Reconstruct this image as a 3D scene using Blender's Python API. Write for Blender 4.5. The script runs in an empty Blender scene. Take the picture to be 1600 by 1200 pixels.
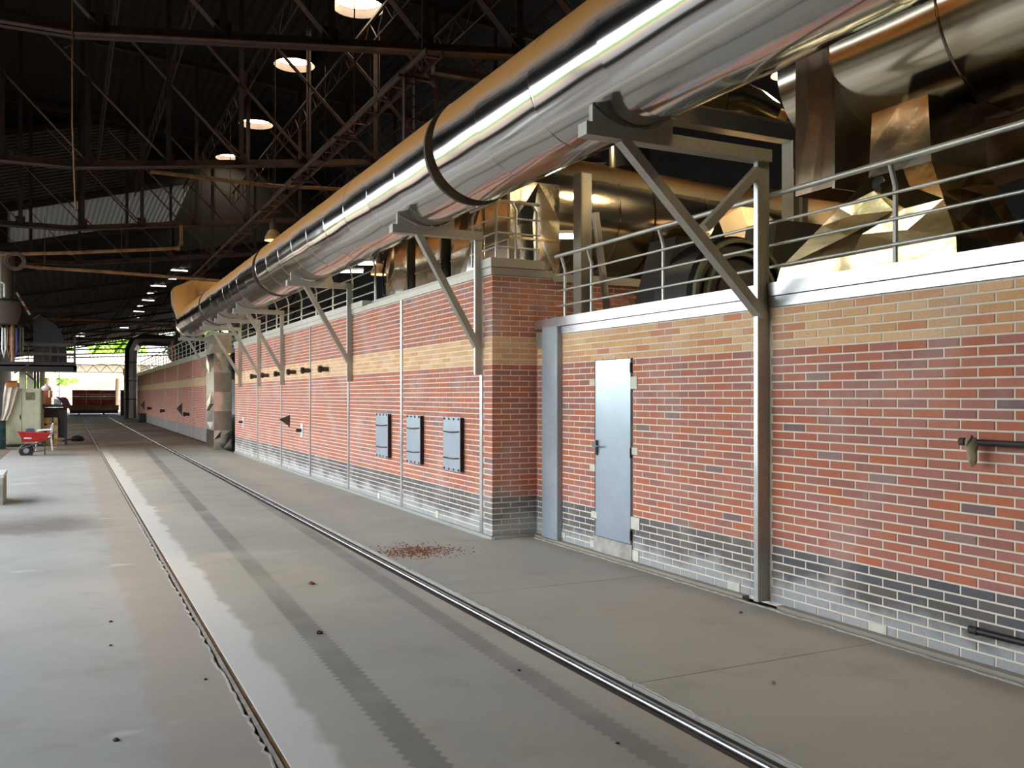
import bpy, math, random
from mathutils import Vector, Matrix
random.seed(7)
S = bpy.context.scene
C = S.collection
R = math.radians
# ------------------------------------------------------------------ camera
F, VX, VY, H = 1400.0, 107.0, 619.0, 1.665          # focal length in px, vanishing point of the track, eye height
TH = math.atan((800 - VX) / F)
cam = bpy.data.cameras.new('camera')
cam.sensor_width = 36.0; cam.lens = F / 1600 * 36.0; cam.shift_y = (VY - 600) / 1600
cam.clip_end = 900
co = bpy.data.objects.new('camera', cam); C.objects.link(co)
co.location = (0, 0, H); co.rotation_euler = (R(90), 0, -TH)
S.camera = co
# ------------------------------------------------------------------ world, sun, exposure
W = bpy.data.worlds.new('sky'); S.world = W; W.use_nodes = True
bg = W.node_tree.nodes['Background']
bg.inputs[0].default_value = (0.89, 0.935, 1.0, 1); bg.inputs[1].default_value = 2.4
sun = bpy.data.lights.new('sun', 'SUN'); sun.energy = 7.0; sun.color = (1.0, 0.93, 0.82); sun.angle = R(0.6)
so = bpy.data.objects.new('sun', sun); C.objects.link(so)
so.rotation_euler = Vector((-0.78, 0.38, -0.50)).to_track_quat('-Z', 'Y').to_euler()
V = S.view_settings
V.view_transform = 'Standard'; V.look = 'None'; V.gamma = 1.0; V.use_curve_mapping = False
V.exposure = 1.48
S.cycles.max_bounces = 7; S.cycles.diffuse_bounces = 4; S.cycles.glossy_bounces = 4
LAMP = 1.0                                             # common dimmer of the warm roof lamps

# ------------------------------------------------------------------ small geometry kit
def ray(x, y):
    u = (x - 800) / F; c, s = math.cos(TH), math.sin(TH)
    return Vector((u * c + s, c - u * s, -(y - VY) / F))
def onX(x, y, X):
    r = ray(x, y); return Vector((0, 0, H)) + r * (X / r.x)
def onY(x, y, Y):
    r = ray(x, y); return Vector((0, 0, H)) + r * (Y / r.y)
def pix(X, Y, Z):
    c, s = math.cos(TH), math.sin(TH); w = X * s + Y * c
    return (800 + F * (X * c - Y * s) / w, VY - F * (Z - H) / w, w)

class MB:
    def __init__(s): s.v = []; s.f = []
    def add(s, vs, fs):
        n = len(s.v); s.v += [tuple(p) for p in vs]; s.f += [tuple(i + n for i in q) for q in fs]; return s
    def box(s, x0, x1, y0, y1, z0, z1):
        return s.add([(x, y, z) for z in (z0, z1) for y in (y0, y1) for x in (x0, x1)],
                     [(0, 2, 3, 1), (4, 5, 7, 6), (0, 1, 5, 4), (2, 6, 7, 3), (0, 4, 6, 2), (1, 3, 7, 5)])
    def bar(s, a, b, w, h, up=(0, 0, 1)):
        a, b = Vector(a), Vector(b); d = (b - a).normalized(); u = Vector(up)
        if abs(d.dot(u)) > .98: u = Vector((1, 0, 0))
        r = d.cross(u).normalized(); u = r.cross(d).normalized()
        vs = [p + r * (i * w / 2) + u * (j * h / 2) for p in (a, b) for j in (-1, 1) for i in (-1, 1)]
        return s.add(vs, [(0, 1, 3, 2), (4, 6, 7, 5), (0, 4, 5, 1), (2, 3, 7, 6), (0, 2, 6, 4), (1, 5, 7, 3)])
    def angle(s, a, b, w, t, up=(0, 0, 1)):                # angle iron: two thin plates
        a, b = Vector(a), Vector(b); d = (b - a).normalized(); u = Vector(up)
        if abs(d.dot(u)) > .98: u = Vector((1, 0, 0))
        r = d.cross(u).normalized(); u = r.cross(d).normalized()
        s.bar(a - u * (w / 2), b - u * (w / 2), w, t, up); s.bar(a - r * (w / 2), b - r * (w / 2), t, w, up); return s
    def tube(s, pts, r, n=12, caps=True):
        pts = [Vector(p) for p in pts]; rs = r if isinstance(r, (list, tuple)) else [r] * len(pts)
        base = len(s.v); m = len(pts); pr = None
        for i, p in enumerate(pts):
            d = (pts[min(i + 1, m - 1)] - pts[max(i - 1, 0)]).normalized()
            if pr is None:
                a = Vector((0, 0, 1)) if abs(d.z) < .9 else Vector((1, 0, 0)); pr = d.cross(a).normalized()
            else: pr = (pr - d * pr.dot(d)).normalized()
            q = d.cross(pr)
            for k in range(n):
                t = 2 * math.pi * k / n; s.v.append(tuple(p + (pr * math.cos(t) + q * math.sin(t)) * rs[i]))
        for i in range(m - 1):
            for k in range(n):
                a = base + i * n + k; b = base + i * n + (k + 1) % n
                s.f.append((a, b, b + n, a + n))
        if caps:
            s.f.append(tuple(base + k for k in range(n))[::-1]); s.f.append(tuple(base + (m - 1) * n + k for k in range(n)))
        return s
    def lathe(s, c, prof, n=20, axis='z'):                 # prof: (radius, height)
        pts = []
        for (r, h) in prof:
            for k in range(n):
                t = 2 * math.pi * k / n; a, b = r * math.cos(t), r * math.sin(t)
                p = (a, b, h) if axis == 'z' else ((h, a, b) if axis == 'x' else (a, h, b))
                pts.append((c[0] + p[0], c[1] + p[1], c[2] + p[2]))
        fs = [(i * n + k, i * n + (k + 1) % n, (i + 1) * n + (k + 1) % n, (i + 1) * n + k) for i in range(len(prof) - 1) for k in range(n)]
        return s.add(pts, fs)
    def prism(s, poly, d):                                  # 3-D polygon pushed along the vector d
        d = Vector(d); n = len(poly); vs = [Vector(p) for p in poly] + [Vector(p) + d for p in poly]
        return s.add(vs, [tuple(range(n))[::-1], tuple(range(n, 2 * n))] + [(i, (i + 1) % n, (i + 1) % n + n, i + n) for i in range(n)])
    def build(s, name, mat, parent=None, smooth=False, loc=None):
        me = bpy.data.meshes.new(name); me.from_pydata(s.v, [], s.f); me.validate()
        if mat: me.materials.append(M[mat] if isinstance(mat, str) else mat)
        if smooth: me.shade_smooth(); me.set_sharp_from_angle(angle=R(38))
        o = bpy.data.objects.new(name, me); C.objects.link(o)
        if parent:
            o.parent = parent; o.matrix_parent_inverse = Matrix.Translation(parent.location).inverted()
        return o
def tag(o, label, cat=None, group=None):
    o['label'] = label
    if cat: o['category'] = cat
    if group: o['group'] = group
    return o
def thing(name, label, cat, loc=(0, 0, 0), group=None):
    o = bpy.data.objects.new(name, None); o.empty_display_size = .1; C.objects.link(o); o.location = loc
    return tag(o, label, cat, group)
def struct(o, label=None):
    o['kind'] = 'structure'
    if label: o['label'] = label
    return o
def structroot(name, label, loc=(0, 0, 0)):
    o = bpy.data.objects.new(name, None); o.empty_display_size = .1; C.objects.link(o); o.location = loc
    return struct(o, label)
ORD = ['first', 'second', 'third', 'fourth', 'fifth', 'sixth', 'seventh', 'eighth', 'ninth', 'tenth', 'eleventh', 'twelfth']

# ------------------------------------------------------------------ materials
M = {}
def srgb(r, g, b):
    f = lambda c: (c / 255 / 12.92) if c / 255 <= .04045 else ((c / 255 + .055) / 1.055) ** 2.4
    return (f(r), f(g), f(b), 1)
class NT:
    def __init__(s, name):
        m = bpy.data.materials.new(name); m.use_nodes = True; s.m = m; s.t = m.node_tree; s.b = s.t.nodes['Principled BSDF']; M[name] = m
        s.out = s.t.nodes['Material Output']
    def n(s, kind, **kw):
        o = s.t.nodes.new(kind)
        for k, v in kw.items(): setattr(o, k, v)
        return o
    def l(s, a, b): s.t.links.new(a, b)
    def pos(s): return s.n('ShaderNodeNewGeometry').outputs['Position']
    def noise(s, scale, detail=4, rough=.55, vec=None, stretch=None):
        t = s.n('ShaderNodeTexNoise'); t.inputs['Scale'].default_value = scale; t.inputs['Detail'].default_value = detail; t.inputs['Roughness'].default_value = rough
        v = vec or s.pos()
        if stretch:
            m = s.n('ShaderNodeMapping'); m.inputs['Scale'].default_value = stretch; s.l(v, m.inputs[0]); v = m.outputs[0]
        s.l(v, t.inputs['Vector']); return t.outputs['Fac']
    def ramp(s, fac, a, b, lo=0.0, hi=1.0):
        r = s.n('ShaderNodeMapRange', interpolation_type='SMOOTHSTEP'); s.l(fac, r.inputs[0])
        for i, x in zip((1, 2, 3, 4), (a, b, lo, hi)): r.inputs[i].default_value = x
        return r.outputs[0]
    def math(s, op, a, b=None):
        m = s.n('ShaderNodeMath', operation=op)
        for i, x in enumerate((a, b)):
            if x is None: continue
            if isinstance(x, (int, float)): m.inputs[i].default_value = x
            else: s.l(x, m.inputs[i])
        return m.outputs[0]
    def mix(s, fac, a, b, blend='MIX'):
        m = s.n('ShaderNodeMix', data_type='RGBA', blend_type=blend)
        for i, x in ((0, fac), (6, a), (7, b)):
            if isinstance(x, (int, float)): m.inputs[i].default_value = x
            elif isinstance(x, tuple): m.inputs[i].default_value = x
            else: s.l(x, m.inputs[i])
        return m.outputs[2]
    def xyz(s, v=None):
        x = s.n('ShaderNodeSeparateXYZ'); s.l(v or s.pos(), x.inputs[0]); return x.outputs
    def bump(s, h, strength, dist=.01):
        b = s.n('ShaderNodeBump'); b.inputs['Strength'].default_value = strength; b.inputs['Distance'].default_value = dist
        s.l(h, b.inputs['Height']); s.l(b.outputs[0], s.b.inputs['Normal'])
    def set(s, col=None, rough=None, metal=None, **kw):
        for k, v in (('Base Color', col), ('Roughness', rough), ('Metallic', metal)):
            if v is None: continue
            if isinstance(v, (int, float, tuple)): s.b.inputs[k].default_value = v
            else: s.l(v, s.b.inputs[k])
        for k, v in kw.items(): s.b.inputs[k].default_value = v
        return s
def plain(name, col, rough=.7, metal=0.0, var=.25, scale=6, bump=0.0, **kw):
    t = NT(name); f = t.ramp(t.noise(scale), .3, .7)
    dark = tuple(c * (1 - var) for c in col[:3]) + (1,); lite = tuple(min(1, c * (1 + var)) for c in col[:3]) + (1,)
    t.set(t.mix(f, dark, lite), rough, metal, **kw)
    if bump: t.bump(t.noise(scale * 8), bump)
    return t
# bricks: colour of each brick is a mesh attribute, the material adds grain and chalky bloom
t = NT('brick')
at = t.n('ShaderNodeAttribute', attribute_name='bc')
g = t.mix(t.ramp(t.noise(38, 5), .3, .75, 0, .45), at.outputs['Color'], (.30, .20, .17, 1), 'MULTIPLY')
g = t.mix(t.ramp(t.noise(1.4, 4), .45, .78, 0, .34), at.outputs['Color'], (.62, .55, .52, 1))
z = t.xyz()['Z']
low = t.ramp(t.math('ADD', z, t.math('MULTIPLY', t.noise(2.2, 4), -.55)), -.18, .02, 1, 0)   # salt bloom rising from the floor
g = t.mix(t.math('MULTIPLY', low, .55), g, (.66, .70, .70, 1))
g = t.mix(t.ramp(t.noise(70, 3), .35, .7, .0, .12), g, (.02, .015, .012, 1))
t.set(g, .8); t.bump(t.noise(120, 4), .25, .004)
t = plain('mortar', srgb(238, 228, 210), .9, var=.05, scale=5, bump=.3)
plain('mortar_patch', srgb(222, 222, 205), .9, var=.10, scale=9, bump=.3)
# galvanised sheet
def galv(name, col, rough, bump=.015, metal=.85):
    t = NT(name); n = t.noise(3.0, 3); v = t.n('ShaderNodeTexVoronoi'); v.inputs['Scale'].default_value = 55; t.l(t.pos(), v.inputs['Vector'])
    c = t.mix(t.ramp(n, .3, .7), tuple(x * .88 for x in col[:3]) + (1,), col)
    c = t.mix(.10, c, v.outputs['Color'], 'OVERLAY')
    t.set(c, t.ramp(n, .2, .8, rough - .05, rough + .08), metal); t.bump(t.noise(2.0, 2), bump, .02); return t
galv('galvanised', (.60, .615, .62, 1), .34, metal=.95)
galv('coping_pale', (.62, .58, .50, 1), .5, metal=.3)
galv('galvanised_dull', (.46, .45, .39, 1), .48, metal=.6)
plain('galvanised_door', (.52, .60, .70, 1), .27, .6, var=.05, scale=2.5)
galv('galvanised_blue', (.42, .48, .52, 1), .42, metal=.35)
galv('painted_rail', (.60, .60, .55, 1), .38, metal=.6)
# aluminium pipe cladding, clay dust settled on every upward side
def clad(name, dust, rough=.2, lo=.02, hi=.30, tint=(.62, .615, .60, 1)):
    t = NT(name); nz = t.xyz(t.n('ShaderNodeNewGeometry').outputs['Normal'])['Z']
    d = t.ramp(t.math('ADD', nz, t.math('MULTIPLY', t.math('SUBTRACT', t.noise(1.1, 4), .5), .22)), lo, hi)
    c = t.mix(d, tint, dust)
    t.set(c, t.math('ADD', t.math('MULTIPLY', d, .6), rough)); t.l(t.math('SUBTRACT', 1.0, d), t.b.inputs['Metallic'])
    t.bump(t.noise(1.6, 2, stretch=(1, .6, 1)), .10, .03); return t
clad('pipe_cladding', srgb(206, 146, 76), .11, -.06, .34)
clad('duct_cladding', srgb(150, 112, 70), .15, .35, .8, (.68, .62, .48, 1))
def foil(name, col, rough, b=.5):
    t = NT(name); t.set(t.mix(t.ramp(t.noise(4, 3), .3, .7), tuple(x * .8 for x in col[:3]) + (1,), col), rough, 1.0); t.bump(t.noise(5, 3), b, .03); return t
foil('foil', (.80, .76, .68, 1), .14, .10)
foil('foil_gold', (.95, .76, .42, 1), .20, .12)
foil('foil_bronze', (.56, .42, .31, 1), .34, .12); M['foil_bronze'].node_tree.nodes['Principled BSDF'].inputs['Metallic'].default_value = .7
foil('foil_grimy', (.52, .48, .41, 1), .32, .12)
# steel of roof and track
plain('roof_steel', srgb(46, 29, 22), .75, var=.35, scale=4)
plain('roof_steel_pale', srgb(68, 44, 32), .75, var=.35, scale=4)
plain('rust_pipe', srgb(128, 92, 60), .7, var=.3)
plain('rail_worn', (.50, .53, .56, 1), .26, .9, var=.2)
plain('rail_rust', srgb(112, 82, 48), .85, var=.3, scale=12)
plain('rail_dark', srgb(58, 52, 50), .7, var=.3, scale=12)
plain('rail_cement', srgb(176, 172, 164), .9, var=.2, scale=14)
plain('dark_iron', srgb(44, 38, 36), .6, var=.3)
plain('black_iron', srgb(24, 22, 22), .5, var=.3)
plain('iron_brown', srgb(74, 62, 52), .7, var=.3)
plain('black_rubber', srgb(22, 22, 24), .6)
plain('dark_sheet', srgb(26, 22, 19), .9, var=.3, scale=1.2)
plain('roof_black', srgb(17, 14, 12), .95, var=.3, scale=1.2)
plain('grey_sheet', srgb(96, 88, 78), .8, var=.15, scale=2)
plain('fan_green', srgb(106, 110, 88), .55)
plain('motor_green', srgb(116, 122, 100), .5)
plain('cream_paint', srgb(178, 176, 146), .55, var=.08)
plain('vent_brown', srgb(112, 104, 78), .7)
plain('red_paint', srgb(186, 44, 36), .45, var=.15)
plain('white_plastic', srgb(226, 226, 226), .45, var=.05)
plain('blue_plastic', srgb(70, 80, 150), .5)
plain('teal_plastic', srgb(40, 84, 84), .5)
plain('cloth_beige', srgb(196, 184, 168), .95, var=.12)
plain('cardboard', srgb(176, 110, 66), .9)
plain('timber', srgb(196, 164, 100), .8)
plain('dark_cloth', srgb(70, 34, 38), .95)
plain('fabric_black', srgb(22, 20, 20), .95)
plain('white_sack', srgb(214, 206, 196), .9)
plain('orange_brick', srgb(186, 110, 70), .9)
plain('pack_brick', srgb(214, 104, 76), .85, var=.2, scale=3)
plain('car_refractory', srgb(206, 160, 110), .9)
plain('pebble', srgb(150, 146, 138), .9)
plain('pebble_dark', srgb(80, 66, 58), .9)
plain('concrete_block', srgb(176, 174, 164), .9, bump=.3)
plain('concrete_box', srgb(168, 164, 154), .9)
plain('rag', srgb(150, 136, 108), 1.0)
plain('white_plate', srgb(216, 222, 220), .6, var=.05)
plain('far_wall', srgb(222, 214, 196), .9)
plain('far_sheet', srgb(206, 196, 178), .8)
plain('leaf_light', srgb(150, 190, 70), .8, var=.4, scale=1.5)
plain('leaf_dark', srgb(74, 118, 48), .8, var=.4, scale=1.5)
plain('bark', srgb(92, 74, 56), .95)
def emit(name, col, strength):
    t = NT(name); t.set((.8, .8, .8, 1), .5); t.b.inputs['Emission Color'].default_value = col; t.b.inputs['Emission Strength'].default_value = strength
emit('roof_light_glow', (1.0, .86, .60, 1), 14)
emit('slot_glow', (1.0, .93, .80, 1), 2.2)
emit('lamp_glow', (1.0, .84, .58, 1), 14)
emit('tube_glow', (1.0, .93, .80, 1), 14)
t = NT('translucent_sheet')                              # fibreglass sheeting: daylight comes through it
tr = t.n('ShaderNodeBsdfTranslucent'); tr.inputs[0].default_value = (.045, .043, .038, 1)
df = t.n('ShaderNodeBsdfDiffuse'); df.inputs[0].default_value = (.35, .33, .28, 1)
mx = t.n('ShaderNodeMixShader'); mx.inputs[0].default_value = .4
t.l(tr.outputs[0], mx.inputs[1]); t.l(df.outputs[0], mx.inputs[2]); t.l(mx.outputs[0], t.out.inputs[0])
# concrete
def concrete(name, base, dark, lite, extra=None):
    t = NT(name)
    c = t.mix(t.ramp(t.noise(.45, 6, .6), .35, .7), base, lite)
    c = t.mix(t.ramp(t.noise(1.3, 6, .65), .5, .78, 0, .7), c, dark)
    c = t.mix(t.ramp(t.noise(26, 4), .55, .8, 0, .25), c, tuple(x * .55 for x in base[:3]) + (1,))
    p = t.xyz()
    if extra: c = extra(t, c, p)
    far = t.math('MULTIPLY', t.ramp(p['Y'], 24, 33), t.ramp(t.noise(.25, 4), .3, .6, .7, 1.0))      # clay dust plus painted shade, darker deeper down the hall
    c = t.mix(far, c, srgb(100, 80, 56))
    t.set(c, t.ramp(t.noise(2), .3, .7, .62, .85)); t.bump(t.noise(30, 6), .18, .006); return t
def left_extra(t, c, p):
    edge = t.math('MULTIPLY', t.ramp(t.math('ADD', p['X'], t.math('MULTIPLY', t.noise(1.5, 5), .35)), .55, .62), .7)
    c = t.mix(edge, c, srgb(172, 162, 148))
    yy = t.math('ADD', p['Y'], t.math('MULTIPLY', t.math('SUBTRACT', t.noise(1.2, 4), .5), 1.2))      # soft cast shadow in front of the block, painted into the floor
    soft_shade = t.math('MULTIPLY', t.math('MULTIPLY', t.ramp(yy, 11.9, 12.7), t.ramp(yy, 13.2, 14.6, 1, 0)), t.ramp(p['X'], -.1, .7, .62, 0))
    c = t.mix(soft_shade, c, srgb(92, 76, 54))
    w = t.ramp(t.noise(.9, 3, stretch=(1, 1.8, 1)), .66, .74, 0, .6)
    return t.mix(w, c, srgb(214, 214, 212))
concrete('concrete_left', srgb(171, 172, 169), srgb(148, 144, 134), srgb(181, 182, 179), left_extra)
def mid_extra(t, c, p):
    e = t.math('ADD', p['X'], t.math('MULTIPLY', t.noise(2.2, 5), -.30))
    c = t.mix(t.ramp(e, 1.0, .92), c, srgb(216, 216, 212))                      # cement skim beside the rail
    for k, (x0, w, a) in enumerate(((1.36, .10, .54), (2.33, .085, .42))):         # tyre tracks with lugged edges
        d = t.math('ABSOLUTE', t.math('SUBTRACT', t.math('SUBTRACT', p['X'], t.math('MULTIPLY', p['Y'], .028)), x0))
        lug = t.math('MULTIPLY', t.math('SINE', t.math('MULTIPLY', p['Y'], 80.0)), .011)
        m = t.ramp(t.math('ADD', d, lug), w * .75, w, 1, 0)
        m = t.math('MULTIPLY', m, t.ramp(t.noise(.8, 3), .3, .6, a * .45, a))
        c = t.mix(m, c, srgb(96, 94, 92))
    return c
concrete('concrete_middle', srgb(178, 176, 164), srgb(160, 155, 142), srgb(188, 187, 177), mid_extra)
def right_extra(t, c, p):
    m = t.ramp(t.math('ADD', p['X'], t.math('MULTIPLY', t.noise(3, 4), -.3)), 4.45, 4.75)
    return t.mix(t.math('MULTIPLY', m, .5), c, srgb(150, 132, 106))
concrete('concrete_right', srgb(174, 175, 165), srgb(158, 156, 145), srgb(180, 182, 173), right_extra)
concrete('dimmed_floor', srgb(112, 104, 96), srgb(96, 84, 72), srgb(120, 114, 108))  # floor left of view, darkened so the pipe reflects less of it
concrete('yard_dark', srgb(70, 66, 62), srgb(60, 55, 50), srgb(78, 74, 70))  # side yard out of view, toned dark to keep the pipe highlight narrow
concrete('yard', srgb(216, 206, 188), srgb(196, 182, 160), srgb(226, 220, 206))
plain('brick_dust', srgb(142, 92, 70), .95, var=.3, scale=30)
# far brick wall: too far to tell bricks apart
t = NT('far_brick'); p = t.xyz()
cb = t.n('ShaderNodeCombineXYZ'); t.l(p['Y'], cb.inputs[0]); t.l(t.math('SUBTRACT', p['Z'], .03), cb.inputs[1])
bt = t.n('ShaderNodeTexBrick'); t.l(cb.outputs[0], bt.inputs['Vector'])
for k, v in (('Scale', 1.0), ('Mortar Size', .006), ('Brick Width', .24), ('Row Height', .065)): bt.inputs[k].default_value = v
bt.inputs['Color1'].default_value = (1, 1, 1, 1); bt.inputs['Color2'].default_value = (.75, .75, .75, 1); bt.inputs['Mortar'].default_value = (1, 1, 1, 1)
c = t.mix(t.math('GREATER_THAN', p['Z'], .485), srgb(98, 96, 96), srgb(178, 96, 72))
c = t.mix(t.math('MULTIPLY', t.math('GREATER_THAN', p['Z'], 2.045), t.math('LESS_THAN', p['Z'], 2.37)), c, srgb(214, 172, 120))
c = t.mix(bt.outputs['Fac'], t.mix(1.0, c, bt.outputs['Color'], 'MULTIPLY'), srgb(214, 200, 184))
t.set(c, .85)

# ================================================================== THE SETTING
# ---- floor: three strips of concrete with the two rail channels between them
DX, DK = 5.02, 4.44                       # wall planes: near wall, kiln side wall
YB, YE = -9.0, 104.0                      # back wall of the hall, far end of the roof
floor = structroot('floor', 'grey concrete hall floor with two sunken rails running down it')
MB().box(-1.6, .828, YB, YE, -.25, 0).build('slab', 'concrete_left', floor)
MB().box(-5.2, -1.608, YB, YE, -.25, 0).build('slab', 'dimmed_floor', floor)
MB().box(.897, 2.735, YB, YE, -.25, 0).build('slab', 'concrete_middle', floor)
ys = [YB, -.8, 1.75, 4.335, 6.9, 9.5, 12.1, 14.7, 17.3, 19.9, 22.5, 25.1, 30, 36, 42, 50, 60, 75, YE]
for a, b in zip(ys, ys[1:]):
    MB().box(2.925, 4.90 if b < 9.6 else 4.36, a + .004, b - .004, -.25, 0).build('slab', 'concrete_right', floor)
MB().box(.82, 2.95, YB, YE, -.30, -.06).build('channel_bed', 'rail_dark', floor)
MB().box(2.9, 14, YB, YE, -.30, -.035).build('subfloor', 'rail_dark', floor)
# crumbling cement lip along the wall foot
def lip(name, x, y0, y1, w, hgt, seed):
    rnd = random.Random(seed); mb = MB(); n = max(4, int((y1 - y0) / .06)); vs = []
    for i in range(n + 1):
        y = y0 + (y1 - y0) * i / n; a = rnd.uniform(-.012, .012)
        vs += [(x - w / 2 + a, y, -.03), (x - w / 2 + a + .008, y, hgt * rnd.uniform(.6, 1)), (x + w / 2 + a, y, hgt * rnd.uniform(.7, 1.1)), (x + w / 2 + .01, y, -.03)]
    mb.add(vs, [(4 * i + k, 4 * i + k + 1, 4 * i + k + 5, 4 * i + k + 4) for i in range(n) for k in range(3)])
    return mb.build(name, 'rail_cement', floor)
lip('cement_lip', 2.94, -1, 12, .022, .006, 1)
lip('cement_lip', .820, -1, 14, .018, .006, 2)
for a, b in ((YB, 5.35), (5.75, 9.42)):
    MB().box(4.955, 5.03, a, b, -.03, .028).build('wall_footing', 'concrete_right', floor)
MB().box(4.915, 4.955, 5.75, 9.42, -.03, .004).build('wall_footing', 'concrete_right', floor)
lip('cement_lip', 4.905, -1, 9.3, .028, .012, 3)
MB().box(4.40, 4.45, 9.42, 27.5, -.03, .028).build('wall_footing', 'concrete_right', floor)
MB().box(4.42, 5.02, 9.40, 9.50, -.03, .028).build('wall_footing', 'concrete_right', floor)
struct(MB().box(-160, 160, YE, 330, -.3, -.02).build('ground', 'yard'), 'pale sunlit yard ground outside the hall')
struct(MB().box(-160, -5.2, -60, YE, -.3, -.02).build('ground_side', 'yard_dark'), 'unseen side yard, darkened to dim its reflection')
# rails
r = thing('track_rail', 'worn rail with a rust brown flangeway, left rail of the track', 'rail', (.86, 0, -.05))
MB().box(.846, .868, YB, YE, -.055, -.002).build('rail_head', 'rail_cement', r)
MB().box(.868, .8965, YB, YE, -.055, -.010).build('flangeway', 'rail_rust', r)
MB().box(.829, .846, YB, YE, -.055, -.028).build('groove', 'rail_dark', r)
r = thing('track_rail', 'bright polished steel rail nearer the brick wall', 'rail', (2.84, 0, -.05))
MB().tube([(2.838, YB, -.016), (2.838, YE, -.016)], .021, 12).build('rail_head', 'rail_worn', r, True)
MB().box(2.80, 2.876, YB, YE, -.055, -.030).build('rail_foot', 'rail_dark', r)
MB().box(2.876, 2.924, YB, YE, -.055, -.022).build('flangeway', 'rail_dark', r)
MB().box(2.737, 2.80, YB, YE, -.055, -.020).build('groove', 'iron_brown', r)

# ---- brick walls
CH, PI_, BL, BH = .065, .24, .2275, .0525
RED = [srgb(*c) for c in ((198, 118, 88), (198, 124, 98), (186, 116, 94), (180, 120, 104), (196, 124, 100), (174, 114, 100), (202, 116, 80), (188, 122, 106), (194, 114, 86), (178, 118, 106))]
ODD = [srgb(*c) for c in ((150, 122, 116), (138, 112, 108), (164, 132, 124))]
GRY = [srgb(*c) for c in ((108, 104, 102), (102, 102, 104), (114, 108, 106), (94, 94, 98), (110, 106, 98), (102, 98, 94))]
YEL = [srgb(*c) for c in ((238, 192, 140), (232, 184, 130), (240, 200, 152), (232, 184, 136), (226, 174, 124))]
YODD = [srgb(*c) for c in ((228, 168, 122), (218, 148, 106))]
def brick_geo(l, d=.018, h=BH, ch=.003):
    # local: length along +x, outward +y, height +z; front face is chamfered
    v = [(0, -d, 0), (l, -d, 0), (l, -d, h), (0, -d, h), (0, -ch, 0), (l, -ch, 0), (l, -ch, h), (0, -ch, h), (ch, 0, ch), (l - ch, 0, ch), (l - ch, 0, h - ch), (ch, 0, h - ch)]
    f = [(11, 10, 9, 8)] + [(8 + i, 8 + (i + 1) % 4, 4 + (i + 1) % 4, 4 + i) for i in range(4)] + [(4 + i, 4 + (i + 1) % 4, (i + 1) % 4, i) for i in range(4)]
    return v, f
def color_attr(me, cols):
    a = me.color_attributes.new('bc', 'FLOAT_COLOR', 'POINT'); flat = [x for c in cols for x in c]; a.data.foreach_set('color', flat)
cache = {}
def brick_mesh(l, col):
    k = (round(l, 2), col)
    if k not in cache:
        v, f = brick_geo(l); me = bpy.data.meshes.new('brick'); me.from_pydata(v, [], f); me.materials.append(M['brick']); color_attr(me, [col] * len(v)); cache[k] = me
    return cache[k]
def brick_wall(root, origin, dirv, outv, length, rows, phase, holes, seed, mixed_yellow=False, top=300, skip=None):
    """rows: list of kinds from the floor up. Bricks run along dirv from origin; the 300 largest in view are objects, the rest one stuff mesh."""
    rnd = random.Random(seed); dirv, outv, o = Vector(dirv), Vector(outv), Vector(origin); L = []
    for i, kind in enumerate(rows):
        z0 = i * CH; s = -PI_ + ((phase + (i % 2) * PI_ / 2) % PI_)
        while s < length:
            a, b = max(s, 0), min(s + BL, length); s += PI_
            segs = [(a, b)]
            for (h0, h1, hz0, hz1) in holes:
                if z0 + BH * .5 > hz0 and z0 + BH * .5 < hz1:
                    segs = [q for (p0, p1) in segs for q in ((p0, min(p1, h0)), (max(p0, h1), p1)) if q[1] - q[0] > .02]
            for (p0, p1) in segs:
                if p1 - p0 < .025: continue
                if kind == 'g': col = rnd.choice(GRY)
                elif kind == 'y': col = rnd.choice(YODD) if mixed_yellow and rnd.random() < .16 else rnd.choice(YEL)
                else: col = rnd.choice(ODD) if rnd.random() < (.06 if mixed_yellow else .03) else rnd.choice(RED)
                P = o + dirv * p0 + outv * rnd.uniform(-.0012, .0012) + Vector((0, 0, z0)); L.append((P, round(p1 - p0, 2) if p1 - p0 < BL - .004 else BL, col))
    def score(b):
        c = b[0] + dirv * (b[1] / 2); x, y, w = pix(*c)
        if w < .3 or x < -5 or x > 1620 or y < 0 or y > 1200: return 1e6
        return w / (.3 + b[1])
    L.sort(key=score)
    mat = Matrix((dirv, outv, Vector((0, 0, 1)))).transposed()
    rot = mat.to_euler()
    for P, l, col in L[:top]:
        me = brick_mesh(l, col); ob = bpy.data.objects.new('brick', me); C.objects.link(ob); ob.location = P - root.location; ob.rotation_euler = rot; ob.parent = root
    vs, fs, cs = [], [], []
    for P, l, col in L[top:]:
        v, f = brick_geo(l); n = len(vs)
        vs += [tuple(P + mat @ Vector(q)) for q in v]; fs += [tuple(i + n for i in q) for q in f]; cs += [col] * len(v)
    me = bpy.data.meshes.new('brick_courses'); me.from_pydata(vs, [], fs); me.materials.append(M['brick']); color_attr(me, cs)
    ob = bpy.data.objects.new('brick_courses', me); C.objects.link(ob); ob['kind'] = 'stuff'; ob.parent = root; ob.matrix_parent_inverse = Matrix.Translation(root.location).inverted()
Z0 = .03
NEAR = ['g'] * 7 + ['r'] * 24 + ['y'] * 5
KILN = NEAR + ['r'] * 11
PR = .0045                                  # bricks stand proud of the mortar
wr = structroot('wall_right', 'near brick wall of grey, red and yellow courses with a steel door')
MB().box(DX + PR, DX + .30, YB, 7.44, 0, 2.37).box(DX + PR, DX + .30, 8.16, 9.47, 0, 2.37).box(DX + PR, DX + .3, 7.44, 8.16, 2.06, 2.37).box(DX + PR, DX + .3, 7.44, 8.16, 0, .03).build('mortar_bed', 'mortar', wr)
DOOR = (7.44, 8.16)
Y0N = -1.53
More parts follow.
